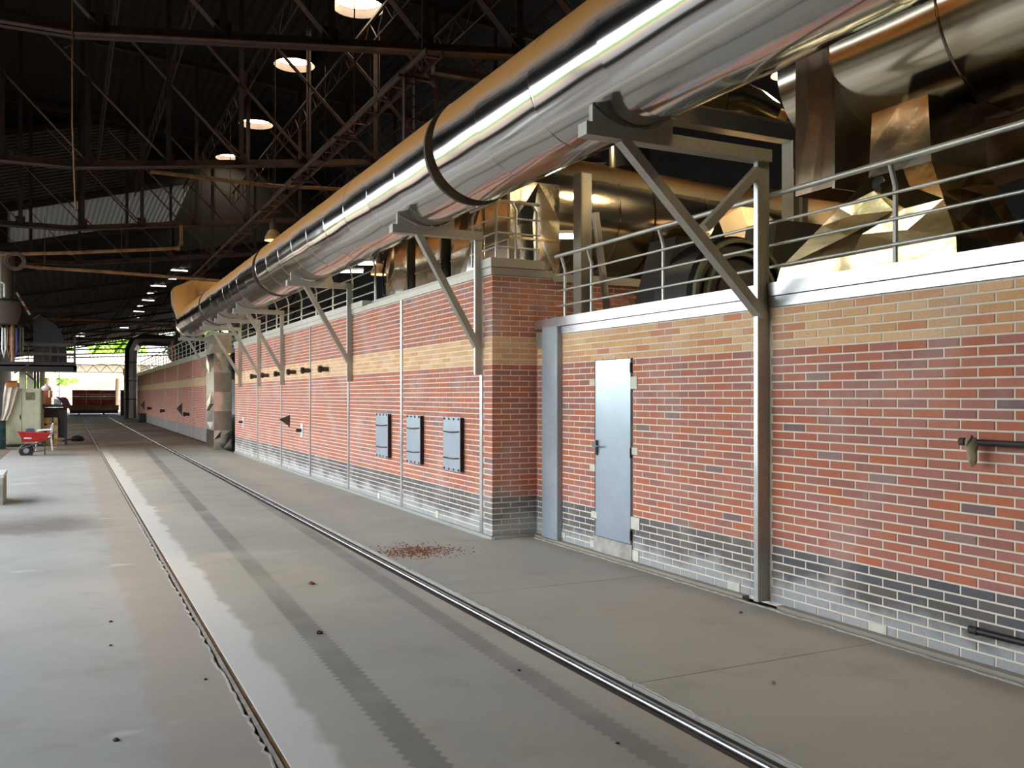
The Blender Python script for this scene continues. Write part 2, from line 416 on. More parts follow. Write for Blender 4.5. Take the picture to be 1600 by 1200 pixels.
def nearhole(y0, y1, z0, z1): return (y0 - Y0N, y1 - Y0N, z0 - Z0, z1 - Z0)
brick_wall(wr, (DX, Y0N, Z0), (0, 1, 0), (-1, 0, 0), 9.48 - Y0N, NEAR, .052, [nearhole(7.44, 8.16, 0, 2.055), nearhole(8.885, 9.22, -1, 9), nearhole(5.485, 5.60, -1, 9)], 11, True)
ws = structroot('wall_side', 'long side wall of the kiln in red, yellow and grey brick')
MB().box(DK + PR, DK + .3, 9.50, 27.55, 0, 3.085).build('mortar_bed', 'mortar', ws)
STRIP = [9.782, 12.656, 15.471, 18.276, 21.043, 23.948]
brick_wall(ws, (DK, 9.49, Z0), (0, 1, 0), (-1, 0, 0), 27.55 - 9.49, KILN, .12, [(y - 9.49 - .035, y - 9.49 + .035, -1, 9) for y in STRIP], 12)
we = structroot('wall_end', 'shaded end face of the kiln stepping out from the near wall')
MB().box(DK + .02, 11.0, 9.49 + PR, 9.49 + .25, 0, 3.085).build('mortar_bed', 'mortar', we)
brick_wall(we, (DK + 3.4, 9.49, Z0), (-1, 0, 0), (0, -1, 0), 3.4, KILN, .165, [], 13)
wf = struct(MB().box(DK, DK + .35, 31.0, 70.0, 0, 3.085).build('wall_far', 'far_brick'), 'farther run of kiln side wall beyond the foil clad duct')
MB().box(5.1, 5.35, 27.5, 31.1, 0, 3.0).build('recess_back', 'dark_sheet', wf)
struct(MB().box(DK + .3, 14, 9.75, 70, 2.9, 3.06).build('kiln_roof', 'dark_sheet'), 'dark flat top of the kiln behind the railings')
struct(MB().box(DX + .3, 14, YB, 9.49, 2.0, 2.18).build('plant_deck', 'dark_sheet'), 'dark plant deck behind the near brick wall')

# white mortar patches around the door and along the foot
for k, (px, py, w, hh) in enumerate(((991, 598, .055, .12), (992, 705, .05, .07), (993, 818, .075, .12), (992, 868, .07, .10), (1147, 916, .075, .07), (926, 598, .055, .07), (926, 730, .05, .07), (929, 804, .055, .07), (927, 850, .05, .07), (880, 836, .05, .06), (1372, 983, .075, .075))):
    p = onX(px, py, DX)
    MB().box(DX - .006, DX + .02, p.y - w, p.y + w, max(p.z - hh / 2, .03), p.z + hh / 2).build('mortar_patch', 'mortar_patch', wr)
for px, py in ((383, 707), (394, 711), (414, 717), (428, 722), (452, 730), (592, 776), (683, 803)):
    p = onX(px, py, DK)
    MB().box(DK - .006, DK + .02, p.y - .05, p.y + .05, .03, .12).build('mortar_patch', 'mortar_patch', ws)

# ---- copings of folded galvanised sheet
n_trim = [0]
def trim(boxes, mat, label):
    n_trim[0] += 1; mb = MB()
    for b in boxes: mb.box(*b)
    return struct(mb.build('trim_%d' % n_trim[0], mat), label)
trim([(DX - .030, DX + .3, -3, 5.50, 2.46, 2.565), (DX - .030, DX + .3, 5.57, 9.47, 2.46, 2.565)], 'galvanised', 'upper folded steel coping on the near brick wall')
trim([(DX - .022, DX + .05, -3, 5.50, 2.372, 2.452), (DX - .022, DX + .05, 5.57, 8.885, 2.372, 2.452)], 'galvanised', 'lower folded steel strip under the near wall coping')
trim([(DK - .03, DX + .10, 9.46, 9.62, 3.18, 3.285), (DK - .03, DK + .25, 9.62, 9.83, 3.18, 3.285)], 'galvanised_dull', 'grey steel cap on the projecting kiln corner')
trim([(DK - .02, DX + .22, 9.475, 9.62, 3.09, 3.175), (DK - .02, DK + .2, 9.62, 9.83, 3.09, 3.175)], 'galvanised_dull', 'grey steel strip under the kiln corner cap')
trim([(DX + .22, 11, 9.47, 9.62, 3.05, 3.15)], 'galvanised_dull', 'grey steel edge on the kiln end wall behind the railing')
trim([(DK - .02, DK + .2, 9.83, 27.6, 3.09, 3.17)], 'coping_pale', 'pale steel edge strip along the kiln side wall')
trim([(DK - .035, DK + .2, 14.55, 27.6, 3.172, 3.27)], 'coping_pale', 'upper pale coping on the kiln side wall under the railing')
trim([(DK - .03, DK + .3, 31.0, 70, 3.09, 3.30)], 'coping_pale', 'pale coping on the far run of kiln wall')

# ---- hall shell: high near roof, low far roof, lean-to on the open left side
def corr(name, x0, x1, y0, y1, zf, mat, pitch=.30, amp=.035, axis='x', parent=None):
    mb = MB(); n = int((x1 - x0) / pitch * 2); vs = []
    for i in range(n + 1):
        x = x0 + (x1 - x0) * i / n; d = amp * (1 if i % 2 else -1)
        vs += [(x, y0, zf(x) + d), (x, y1, zf(x) + d)]
    mb.add(vs, [(2 * i, 2 * i + 1, 2 * i + 3, 2 * i + 2) for i in range(n)])
    return mb.build(name, mat, parent)
ceil = structroot('ceiling', 'dark sheet roof high over the hall')
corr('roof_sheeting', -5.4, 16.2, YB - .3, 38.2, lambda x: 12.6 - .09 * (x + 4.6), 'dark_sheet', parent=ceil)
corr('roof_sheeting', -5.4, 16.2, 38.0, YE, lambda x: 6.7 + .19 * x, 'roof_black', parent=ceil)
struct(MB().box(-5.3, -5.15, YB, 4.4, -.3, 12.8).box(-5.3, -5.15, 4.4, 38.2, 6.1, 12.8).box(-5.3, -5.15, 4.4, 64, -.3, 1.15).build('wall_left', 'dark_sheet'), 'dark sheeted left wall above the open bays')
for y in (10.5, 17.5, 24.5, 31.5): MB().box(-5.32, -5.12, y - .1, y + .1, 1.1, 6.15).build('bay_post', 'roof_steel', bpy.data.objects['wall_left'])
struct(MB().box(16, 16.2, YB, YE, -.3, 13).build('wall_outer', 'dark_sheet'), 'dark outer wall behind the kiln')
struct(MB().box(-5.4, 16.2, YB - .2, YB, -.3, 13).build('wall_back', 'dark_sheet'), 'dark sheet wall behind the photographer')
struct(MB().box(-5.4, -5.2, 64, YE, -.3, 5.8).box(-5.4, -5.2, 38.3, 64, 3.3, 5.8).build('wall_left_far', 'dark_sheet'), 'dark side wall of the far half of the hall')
# partition between the high near hall and the low far hall
def wpart(name, px, mat, Y=38.0, parent=None, depth=.05):
    poly = [onY(x, y, Y) for x, y in px]; return MB().prism(poly, (0, depth, 0)).build(name, mat, parent)
wp = structroot('wall_partition', 'sheeted gable wall above the far roof with a pale translucent band')
def ribbed(name, quad, n, mat, amp, Y, vertical=True):
    # corrugated sheet filling a quadrilateral (tl, tr, br, bl) at depth Y
    tl, tr, br, bl = [onY(x, y, Y) for x, y in quad]; vs = []
    for i in range(2 * n + 1):
        f = i / (2 * n); d = Vector((0, amp * (1 if i % 2 else -1), 0))
        a, b = (tl.lerp(tr, f), bl.lerp(br, f)) if vertical else (tl.lerp(bl, f), tr.lerp(br, f))
        vs += [a + d, b + d]
    mb = MB().add(vs, [(2 * i, 2 * i + 1, 2 * i + 3, 2 * i + 2) for i in range(2 * n)]); return mb.build(name, mat, wp)
ribbed('grey_sheeting', ((-160, 225), (240, 182), (212, 290), (-160, 352)), 22, 'grey_sheet', .03, 37.9, False)
ribbed('translucent_sheeting', ((12, 326), (306, 281), (272, 348), (12, 384)), 34, 'translucent_sheet', .05, 38.0)
zl = lambda x: 6.58 + .19 * x
for poly in ([(3.72, zl(3.72)), (16.1, zl(16.1)), (16.1, 12.2), (2.9, 12.4), (2.95, 12.2), (2.3, 9.9), (4.5, 10.35), (3.68, 8.5)], [(-5.2, zl(-5.2)), (-1.98, zl(-1.98)), (-1.98, 8.68), (-5.2, 7.9)],
             [(-2.0, zl(-2.0)), (3.78, zl(3.78)), (3.76, 8.55), (-2.0, 7.32)], [(-5.2, 7.9), (-1.98, 8.70), (4.5, 10.37), (2.3, 10.0), (3.0, 12.6), (-5.2, 12.9)]):
    MB().prism([(x, 38.1, z) for x, z in poly], (0, .05, 0)).build('dark_sheeting', 'dark_sheet', wp)
for a, b in (((-160, 225), (240, 181)), ((-160, 353), (306, 281)), ((0, 386), (272, 349)), ((240, 181), (210, 292))):
    MB().bar(onY(*a, 37.8), onY(*b, 37.8), .2, .16, (0, 1, 0)).build('edge_rail', 'roof_steel', wp)
# roof trusses
TY = [13.0, 20.6, 28.4, 36.0]
zc = lambda x: 6.45 + max(0, x - .05) * .123
for k, Y in enumerate(TY):
    tr = thing('roof_truss', '%s brown steel roof truss from the camera, chord bent upward to the right' % ORD[k], 'truss', (0, Y, 6.4), 'steel roof trusses')
    for x0, x1 in ((-4.5, .05), (.05, 13.0)):
        for dy in (-.055, .055):
            MB().angle((x0, Y + dy, zc(x0)), (x1, Y + dy, zc(x1)), .15, .02).build('bottom_chord', 'roof_steel_pale' if dy < 0 else 'roof_steel', tr)
    xs = [-4.3, -2.75, -1.2, .363, 1.93, 3.45, 4.95, 6.55, 8.1, 9.7, 11.3, 12.8]
    top = lambda x: 12.35 - .09 * (x + 4.6)
    MB().bar((-4.5, Y, top(-4.5)), (13, Y, top(13)), .16, .16).build('top_chord', 'roof_steel', tr)
    for i, x in enumerate(xs):
        MB().angle((x, Y, zc(x)), (x, Y, top(x)), .10, .014, (0, 1, 0)).build('vertical', 'roof_steel', tr)
        if i + 1 < len(xs):
            x2 = xs[i + 1]
            for dy in (-.04, .04):
                MB().bar((x2, Y + dy, zc(x2) + .04), (x - .9, Y + dy, zc(x) + 2.7), .02, .075, (0, 1, 0)).build('diagonal', 'roof_steel_pale', tr)
            MB().box(x - .12, x + .12, Y - .015, Y + .015, zc(x) - .05, zc(x) + .22).build('gusset', 'roof_steel', tr)
# lattice purlins running down the hall
for k, x in enumerate((.9, 2.3, 4.1, 6.0, 7.6, 9.2)):
    z = 9.45
    p = thing('lattice_purlin', 'thin lattice purlin running down the hall, %s from the left' % ORD[k], 'purlin', (x, 20, z), 'lattice roof purlins')
    MB().tube([(x, 6, z), (x, 37.8, z)], .018, 6).build('bottom_rod', 'roof_steel_pale', p)
    MB().bar((x, 6, z + .5), (x, 37.8, z + .5), .07, .05).build('top_angle', 'roof_steel', p)
    pts = [(x, 6 + i * .53, z + (.5 if i % 2 else 0)) for i in range(61)]
    MB().tube(pts, .013, 5).build('web', 'roof_steel_pale', p)
# far-hall trusses and purlins
zr = lambda x: 6.7 + .19 * x
for k, Y in enumerate((46, 54, 62, 70, 78, 86, 95, 103.5)):
    tr = thing('far_roof_truss', '%s thin steel truss of the low far roof' % ORD[k], 'truss', (0, Y, 6), 'far roof trusses')
    MB().bar((-5, Y, 5.4), (14, Y, 6.3), .12, .12).build('bottom_chord', 'roof_steel_pale', tr)
    MB().bar((-5, Y, zr(-5) - .14), (15, Y, zr(15) - .14), .12, .14).build('top_chord', 'roof_steel', tr)
    for x in range(-4, 15, 2):
        MB().bar((x, Y, 5.35 + (x + 6) * .0475), (x + 1.2, Y, zr(x + 1.2) - .15), .06, .06, (0, 1, 0)).build('web_bar', 'roof_steel', tr)
# daylight slots in the far roof
for k, (x, Y, w) in enumerate(((4.6, 44, 1.1), (4.4, 47, 1.1), (4.2, 50, 1.1), (4.3, 54, 1.0), (4.3, 58, 1.0), (4.3, 62, 1.0), (4.3, 66, 1.0), (4.3, 71, 1.0), (4.2, 76, 1.0), (.8, 80, 1.0), (.9, 85, 1.0), (4.2, 82, 1.0))):
    MB().box(x - w / 3, x + w / 3, Y, Y + .13, zr(x) - .10, zr(x) - .06).build('roof_slot', 'slot_glow', ceil)
# round roof lights: a short tube through the roof with a glowing dome
for k, (px, py) in enumerate(((560, 8), (460, 99), (400, 192), (360, 245))):
    p = onX(px, py, 5.8); o = thing('roof_light', ('warm round roof light at the top edge of the photo', 'large bright roof light, nearest fully visible', 'second bright roof light toward the far hall', 'small bright roof light next to the pale sheeting')[k], 'roof light', tuple(p), 'round roof lights')
    MB().lathe((p.x, p.y, p.z), [(.56, .15), (.001, .16)], 24).build('dome', 'roof_light_glow', o, True)
    MB().lathe((p.x, p.y, p.z), [(.57, -.06), (.60, -.06), (.60, .18), (.57, .18), (.57, -.06)], 24).build('throat', 'roof_steel', o, True)
    MB().lathe((p.x, p.y, p.z), [(.60, .18), (.60, .9), (.54, .9)], 24).build('upstand', 'roof_black', o, True)
# warm high-bay lamps over the plant, visible ones and added unseen ones
def bell(loc, label, top=11.2, power=260, visible=True):
    x, y, z = loc; o = thing('high_bay_lamp', label, 'lamp', loc, 'high bay lamps')
    MB().lathe((x, y, z), [(.20, 0), (.19, .08), (.13, .20), (.085, .25)], 24).build('shade', 'car_refractory', o, True)
    MB().lathe((x, y, z), [(.085, .25), (.085, .40), (.05, .42), (.04, .52), (.001, .52)], 16).build('housing', 'iron_brown', o, True)
    MB().lathe((x, y, z), [(.15, .06), (.001, .061)], 20).build('lens', 'lamp_glow', o, True)
    MB().tube([(x, y, z + .5), (x, y, top)], .008, 6).build('cord', 'black_rubber', o)
    li = bpy.data.lights.new('high_bay_bulb', 'SPOT'); li.energy = power * LAMP; li.color = (1.0, .74, .42); li.spot_size = R(165); li.spot_blend = .6; li.shadow_soft_size = .15
    lo = bpy.data.objects.new('high_bay_bulb', li); C.objects.link(lo); lo.parent = o; lo.location = (0, 0, .03)
pb = onX(427, 376, 4.3)
bell(tuple(pb), 'bell lamp hanging just above the main pipe', 11.7, 60)
bell((6.5, 20.1, 4.50), 'small bell lamp hanging behind the kiln railing', 11.6, 60)
bell((8.5, 9.0, 5.9), 'bright bell lamp glimpsed between the two big ducts', 11.4, 420)
bell((8.2, 4.4, 5.0), 'added unseen lamp behind the second duct and bronze hopper', 11.4, 130)  # added out of view to brighten the plant under the duct
bell((6.7, 13.6, 6.2), 'added unseen lamp over the kiln top behind the main pipe', 11.6, 300)  # added, hidden by the pipe, to warm its dusty top
bell((5.3, 3.4, 6.6), 'added unseen lamp above the near brick wall and gold hopper', 11.6, 80)  # added above the frame to put warm light on foil and wall
bell((6.5, 25.0, 6.1), 'added unseen lamp over the far kiln top behind the main pipe', 11.6, 260)  # added for warm fill farther along, kept hidden by the pipe
for k, (x, y, z, lab) in enumerate(((6.5, 20.8, 4.85, 'white lamp tube behind the railing left of the foil boxes'), (6.5, 22.4, 4.86, 'farther white lamp tube behind the railing'), (6.2, 11.08, 3.92, 'white lamp tube behind the grey post'), (6.05, 11.7, 3.75, 'white lamp tube beside the corner railing'))):
    o = thing('lamp_tube', lab, 'lamp', (x, y, z), 'fluorescent lamp tubes')
    MB().tube([(x - .26, y + .13, z), (x + .26, y - .13, z)], .03, 10).build('tube', 'tube_glow', o, True)
    MB().bar((x - .28, y + .14, z + .06), (x + .28, y - .14, z + .06), .10, .05).build('batten', 'white_plastic', o)
    if k < 2: MB().tube([(x, y, z + .08), (x, y, 11.6)], .006, 5).build('hanger', 'black_rubber', o)
    else: MB().tube([(x, y, z + .05), (x, y, 3.06)], .015, 6).build('stand', 'dark_iron', o)

# ================================================================== MAIN PIPE
PX, PZ, PR0 = 3.72, 4.155, .515
mp = thing('main_pipe', 'huge shiny aluminium clad pipe with dusty top along the wall brackets', 'pipe', (PX, 10, PZ))
def sleeve(y0, y1, r, seed, name='cladding_sleeve', mat='pipe_cladding', parent=mp, ctr=(PX, PZ)):
    rnd = random.Random(seed); ph = [rnd.uniform(0, 6.28) for _ in range(4)]; mb = MB(); n, m = 80, 9; vs = []
    tx, tz = rnd.uniform(-.002, .002), rnd.uniform(-.002, .002)
    for j in range(m + 1):
        f = j / m; y = y0 + (y1 - y0) * f; e = .0012 if j in (0, m) else 0
        for k in range(n):
            a = 2 * math.pi * k / n; rr = r + e + .0022 * math.sin(3 * a + ph[0]) * math.sin(math.pi * f) + .0012 * math.sin(7 * a + ph[1] + 3 * f)
            vs.append((ctr[0] + rr * math.cos(a) + tx * f, y, ctr[1] + rr * math.sin(a) + tz * f))
    mb.add(vs, [(j * n + k, (j + 1) * n + k, (j + 1) * n + (k + 1) % n, j * n + (k + 1) % n) for j in range(m) for k in range(n)])
    o = mb.build(name, mat, parent); o.data.shade_smooth(); return o
FL = (8.32, 17.7, 25.72)
edges = [-4.0] + list(FL) + [31.6]
sd = 0
for a, b in zip(edges, edges[1:]):
    n = max(1, round((b - a - .22) / .98))
    for i in range(n):
        sd += 1; u = a + .11 + (b - a - .22) * i / n; w = a + .11 + (b - a - .22) * (i + 1) / n
        sleeve(u, w, PR0 + (.004 if a < 8 else 0), sd)
        MB().lathe((PX, w - .03, PZ), [(PR0 + .0005, -.016), (PR0 + .0032, -.007), (PR0 + .0032, .007), (PR0 + .0005, .016)], 64, 'y').build('seam_bead', 'pipe_cladding', mp, True)
for y in FL:
    MB().lathe((PX, y, PZ), [(PR0 - .045, -.115), (PR0 - .045, .115)], 64, 'y').build('joint_band', 'foil_gold', mp, True)
    MB().lathe((PX, y + .105, PZ), [(PR0 - .045, -.022), (PR0 + .016, -.022), (PR0 + .016, .022), (PR0 - .045, .022)], 64, 'y').build('joint_flange', 'iron_brown', mp, True)
    MB().lathe((PX, y - .105, PZ), [(PR0 - .045, -.008), (PR0 + .006, -.008), (PR0 + .006, .008), (PR0 - .045, .008)], 64, 'y').build('joint_flange', 'pipe_cladding', mp, True)
# far end: tee that rises and turns over the kiln
pe = [(PX, 31.4, PZ), (PX, 32.6, PZ)]
MB().tube(pe, [.515, .44], 48).build('end_cap', 'pipe_cladding', mp, True)
MB().tube([(PX - .02, 31.6, PZ), (PX - .06, 32.2, 4.70), (PX - .05, 32.5, 4.98), (PX + .2, 32.6, 5.10), (PX + .9, 32.4, 5.06), (PX + 2.4, 32.2, 5.0)], [.51, .56, .60, .60, .56, .5], 40).build('riser_elbow', 'pipe_cladding', mp, True)

# ---- wall brackets that carry the pipe
def bracket(Y, xw, zpost, label, big=False, post_w=.04, depth=.085):
    o = thing('pipe_bracket', label, 'bracket', (xw, Y, zpost), 'steel brackets under the main pipe'); m = 'galvanised_dull'
    zt = PZ - PR0 - .035
    w = post_w
    MB().box(xw - depth, xw, Y - w / 2, Y - w / 2 + .008, zpost, zt - .055).build('post', m, o)
    MB().box(xw - depth, xw - depth + .008, Y - w / 2 + .008, Y + w / 2, zpost, zt - .055).box(xw - .008, xw, Y - w / 2 + .008, Y + w / 2, zpost, zt - .055).build('post_flange', 'galvanised', o)
    MB().box(3.30, xw, Y - .06, Y + .06, zt - .075, zt + .02).build('beam', m, o)
    zlow = 2.30 if big else 2.26
    MB().bar((xw - .06, Y - .012, zlow), (3.62, Y - .012, zt - .06), .075, .085, (0, 1, 0)).build('brace', m, o)
    if big: MB().bar((xw - .05, Y + .012, zt - .10), (4.40, Y + .012, 2.96), .07, .075, (0, 1, 0)).build('counter_brace', m, o)
    # saddle plate cut to the pipe
    pts = [(PX - .40, Y - .03, zt), (PX + .38, Y - .03, zt)]
    arc = []
    for k in range(13):
        a = R(-90 + 42 - 84 * k / 12 ); arc.append((PX + (PR0 + .012) * math.cos(a), Y - .03, PZ + (PR0 + .012) * math.sin(a)))
    poly = pts + [(PX + .38, Y - .03, arc[0][2])] + arc + [(PX - .40, Y - .03, arc[-1][2])]
    mb = MB(); n = len(arc)
    for i in range(n - 1):
        a, b = arc[i], arc[i + 1]
        mb.prism([(a[0], a[1], zt), (b[0], b[1], zt), b, a], (0, .05, 0))
    mb.build('saddle', m, o)
    return o
bracket(5.53, DX - .002, .03, 'full height steel bracket post standing on the floor right of the door', True, .05, .115)
for Y, lab in ((9.78, 'steel pipe bracket beside the projecting kiln corner'), (15.25, 'steel pipe bracket second along the kiln side wall'), (20.75, 'steel pipe bracket third along the kiln side wall'), (23.55, 'steel pipe bracket fourth along the kiln side wall'), (26.4, 'steel pipe bracket last before the foil clad duct')):
    bracket(Y, DK - .012, 1.92, lab)
bracket(31.9, DK - .012, 1.92, 'steel pipe bracket on the far run behind the foil duct')
# cover strips on the joints of the kiln wall
for k, y in enumerate(STRIP):
    zt = 1.92 if any(abs(y - b) < .5 for b in (9.78, 15.25, 20.75, 23.55, 26.4)) else 3.09
    struct(MB().box(DK - .016, DK + .02, y - .035, y + .035, .03, zt).build('trim_%d' % (n_trim[0] + 1 + k), 'galvanised'), '%s pale vertical cover strip along the kiln wall' % ORD[k])
n_trim[0] += len(STRIP)
for k, y in enumerate((34.2, 37.6, 43, 49, 57)):
    n_trim[0] += 1; struct(MB().box(DK - .02, DK + .02, y - .03, y + .03, .03, 3.09).build('trim_%d' % n_trim[0], 'galvanised'), '%s pale cover strip on the far kiln wall' % ORD[k])
n_trim[0] += 1
struct(MB().box(4.955, DX + .01, 8.885, 9.22, .02, 2.46).box(4.955, DX + .01, 8.86, 8.885, .03, 2.452).build('trim_%d' % n_trim[0], 'galvanised_blue'), 'wide bluish steel channel left of the door')
n_trim[0] += 1
struct(MB().box(DX - .012, DX + .02, 9.23, 9.47, 2.23, 2.42).build('trim_%d' % n_trim[0], 'galvanised_dull'), 'small grey green sheet patch beside the steel channel')

# ---- door
dr = structroot('door_1', 'narrow galvanised steel door in the near brick wall', (DX, 7.8, .2))
MB().box(DX - .004, DX + .04, 7.475, 8.135, .19, 2.04).build('leaf', 'galvanised_door', dr)
MB().box(DX + .002, DX + .09, 7.44, 7.475, .03, 2.06).box(DX + .002, DX + .09, 8.135, 8.16, .03, 2.06).box(DX + .002, DX + .09, 7.44, 8.16, 2.04, 2.06).build('frame', 'iron_brown', dr)
MB().box(DX + .1, DX + .2, 7.44, 8.16, .03, 2.06).build('backing', 'black_iron', dr)
MB().box(DX - .012, DX + .09, 7.44, 8.16, .0, .185).build('threshold', 'concrete_block', dr)
h = MB().box(DX - .014, DX - .004, 8.085, 8.115, 1.04, 1.20).build('handle_plate', 'dark_iron', dr)
MB().tube([(DX - .01, 8.10, 1.14), (DX - .055, 8.10, 1.14), (DX - .055, 8.00, 1.14)], .010, 8).build('lever', 'rail_worn', h, True)
MB().tube([(DX - .03, 8.10, 1.06), (DX - .03, 8.10, 1.21)], .008, 8).build('bolt', 'rail_worn', h, True)
for z in (.28, 1.10, 1.95): MB().tube([(DX - .008, 7.462, z - .05), (DX - .008, 7.462, z + .05)], .012, 8).build('hinge', 'dark_iron', dr, True)

# ---- inspection hatches on the kiln wall
def hatch(y0, y1, label):
    o = thing('inspection_hatch', label, 'hatch', (DK, (y0 + y1) / 2, .71), 'inspection hatches on the kiln wall')
    MB().box(DK - .06, DK, y0 + .02, y1 - .01, .72, 1.39).build('box', 'dark_iron', o)
    MB().box(DK - .066, DK - .058, y0, y1, .712, 1.40).build('cover', 'galvanised_door', o)
    n = 4
    for z in (1.375, .735):
        for i in range(n):
            y = y0 + .04 + (y1 - y0 - .08) * i / (n - 1); MB().lathe((DK - .066, y, z), [(.014, 0), (.014, -.01), (.001, -.012)], 8, 'x').build('bolt', 'iron_brown', o)
    for z in (1.21, .875): MB().tube([(DK - .075, y0 + .03, z + .01), (DK - .09, (y0 + y1) / 2, z - .005), (DK - .075, y1 - .02, z)], .009, 6).build('clamp_bar', 'iron_brown', o)
hatch(13.127, 13.694, 'narrow steel hatch farthest from the kiln corner'); hatch(11.721, 12.268, 'middle one of three steel hatches on the kiln wall'); hatch(10.305, 10.853, 'steel hatch nearest the kiln corner')
# burner stubs, hoods and plates along the kiln
for k, (y, z) in enumerate(((16.864, 2.18), (18.276, 2.19), (19.602, 2.19), (20.95, 2.18), (22.528, 2.18), (23.948, 2.18))):
    o = thing('pipe_stub', '%s short brown pipe stub in the yellow brick band' % ORD[k], 'pipe stub', (DK, y, z), 'pipe stubs in the yellow band')
    MB().tube([(DK + .01, y, z), (DK - .20, y, z)], .045, 12).build('tube', 'iron_brown', o, True)
    MB().lathe((DK - .16, y, z), [(.045, .03), (.065, .03), (.065, -.03), (.045, -.03)], 12, 'x').build('collar', 'dark_iron', o, True)
def hood(y, z, s, label):
    o = thing('vent_hood', label, 'hood', (DK, y, z), 'triangular vent hoods')
    a = (DK, y + 1.0 * s, z); b = (DK, y - .55 * s, z + .36 * s); c = (DK, y - .35 * s, z - .30 * s); d = (DK - .22, y - .35 * s, z + .05)
    MB().add([a, b, c, d], [(0, 1, 3), (1, 2, 3), (2, 0, 3), (0, 2, 1)]).build('cowl', 'iron_brown', o)
    MB().box(DK - .012, DK, y - .6 * s, y - .3 * s, z - .33 * s, z + .38 * s).build('flange', 'dark_iron', o)
hood(20.4, 1.10, .38, 'brown triangular hood on the kiln wall left of the hatches')
hood(41.8, 1.08, .8, 'larger triangular hood on the far kiln wall'); hood(63.4, 1.04, .9, 'faint triangular hood near the far end of the kiln wall')
for y, z, lab in ((26.15, .93, 'small white plate with a valve near the foil duct'), (19.005, .94, 'small white plate with a valve right of the brown hood')):
    o = thing('wall_plate', lab, 'plate', (DK, y, z), 'white valve plates')
    MB().box(DK - .012, DK, y - .09, y + .09, z - .15, z + .15).build('plate', 'white_plate', o)
    MB().tube([(DK - .01, y + .03, z), (DK - .12, y + .03, z)], .035, 10).build('valve', 'dark_iron', o, True)
for k, (y, z) in enumerate(((57.3, .94), (49.05, .91), (38.75, .93))):
    o = thing('pipe_stub', '%s small dark pipe stub low on the far kiln wall' % ('third', 'second', 'first')[k], 'pipe stub', (DK, y, z), 'dark stubs on the far wall')
    MB().tube([(DK + .01, y, z), (DK - .25, y, z)], .07, 10).build('tube', 'dark_iron', o, True)
    MB().lathe((DK - .2, y, z), [(.07, .03), (.1, .03), (.1, -.03), (.07, -.03)], 10, 'x').build('collar', 'dark_iron', o)
o = thing('floor_drain_box', 'small dark box at the foot of the far kiln wall', 'box', (DK, 61.8, 0)); MB().box(DK - .4, DK, 61.3, 62.3, 0, .5).build('body', 'black_iron', o); MB().box(DK - .44, DK, 61.25, 62.35, .5, .56).build('lid', 'dark_iron', o)
# rusty pipes at the right edge
o = thing('wall_pipe', 'dark iron pipe at hip height with a rag tied on its end', 'pipe', (4.95, 3.0, 1.385))
MB().tube([(4.94, 3.73, 1.385), (4.94, 1.2, 1.385)], .019, 12).build('tube', 'dark_iron', o, True)
MB().tube([(4.94, 3.735, 1.385), (4.94, 3.70, 1.385)], .024, 12).build('end_ring', 'iron_brown', o, True)
MB().box(4.95, 5.02, 2.4, 2.44, 1.36, 1.41).build('clip', 'dark_iron', o)
rg = thing('rag', 'grey brown rag knotted on the iron pipe', 'rag', (4.94, 3.655, 1.40))
mb = MB(); rnd = random.Random(4); vs = []
for j, (z, w) in enumerate(((1.412, .028), (1.40, .036), (1.37, .040), (1.33, .034), (1.29, .030), (1.27, .026), (1.25, .018), (1.235, .006))):
    for k in range(10):
        a = 2 * math.pi * k / 10; vs.append((4.935 + w * .8 * math.cos(a) + rnd.uniform(-.004, .004), 3.655 + w * math.sin(a) + rnd.uniform(-.006, .006) - .01 * j / 7, z))
mb.add(vs, [(j * 10 + k, j * 10 + (k + 1) % 10, (j + 1) * 10 + (k + 1) % 10, (j + 1) * 10 + k) for j in range(7) for k in range(10)])
mb.build('cloth', 'rag', rg, True)
MB().tube([(4.935 + .034 * math.cos(t), 3.655 + .01 * math.sin(2 * t), 1.385 + .034 * math.sin(t)) for t in [i * .52 for i in range(13)]], .009, 6).build('knot', 'rag', rg, True)
o = thing('wall_pipe', 'dark iron pipe low on the grey courses at the right edge', 'pipe', (4.95, 3.0, .24))
MB().tube([(4.95, 3.67, .236), (4.95, 1.2, .262)], .022, 12).build('tube', 'black_iron', o, True)
MB().tube([(4.95, 3.675, .236), (4.95, 3.62, .236)], .026, 12).build('end_cap', 'dark_iron', o, True)

# ---- railings
def railing(pts_y, x, z0, rails, post_h, label, y_end=None, group='steel railings', thick=.022, mat='painted_rail', kick=.05):
    o = thing('railing', label, 'railing', (x, (pts_y[0] + pts_y[-1]) / 2, z0), group)
    for y in pts_y:
        MB().tube([(x + kick, y, z0), (x + kick, y, rails[1] + .05), (x, y, rails[0] - .02)], .018, 8).build('post', mat, o, True)
    a, b = y_end or (pts_y[0], pts_y[-1])
    for i, z in enumerate(rails):
        MB().tube([(x if i == 0 else x + kick * .5, a, z), (x if i == 0 else x + kick * .5, b, z)], thick if i == 0 else thick * .55, 10).build('rail', mat, o, True)
    return o
railing([3.32, 4.355], 5.05, 2.55, (3.275, 3.06, 2.88, 2.705), 0, 'railing above the near wall right of the tall bracket', (-2.5, 5.60))
railing([7.04, 8.35, 8.93], 5.05, 2.55, (3.275, 3.06, 2.88, 2.705), 0, 'railing above the steel door', (5.6, 9.06))
railing([14.35, 15.7, 17.0, 18.3, 19.6, 20.9, 22.2, 23.5, 24.8, 26.1, 27.3], 4.52, 3.25, (3.98, 3.76, 3.56, 3.40), 0, 'railing on the kiln top beyond the foil boxes')
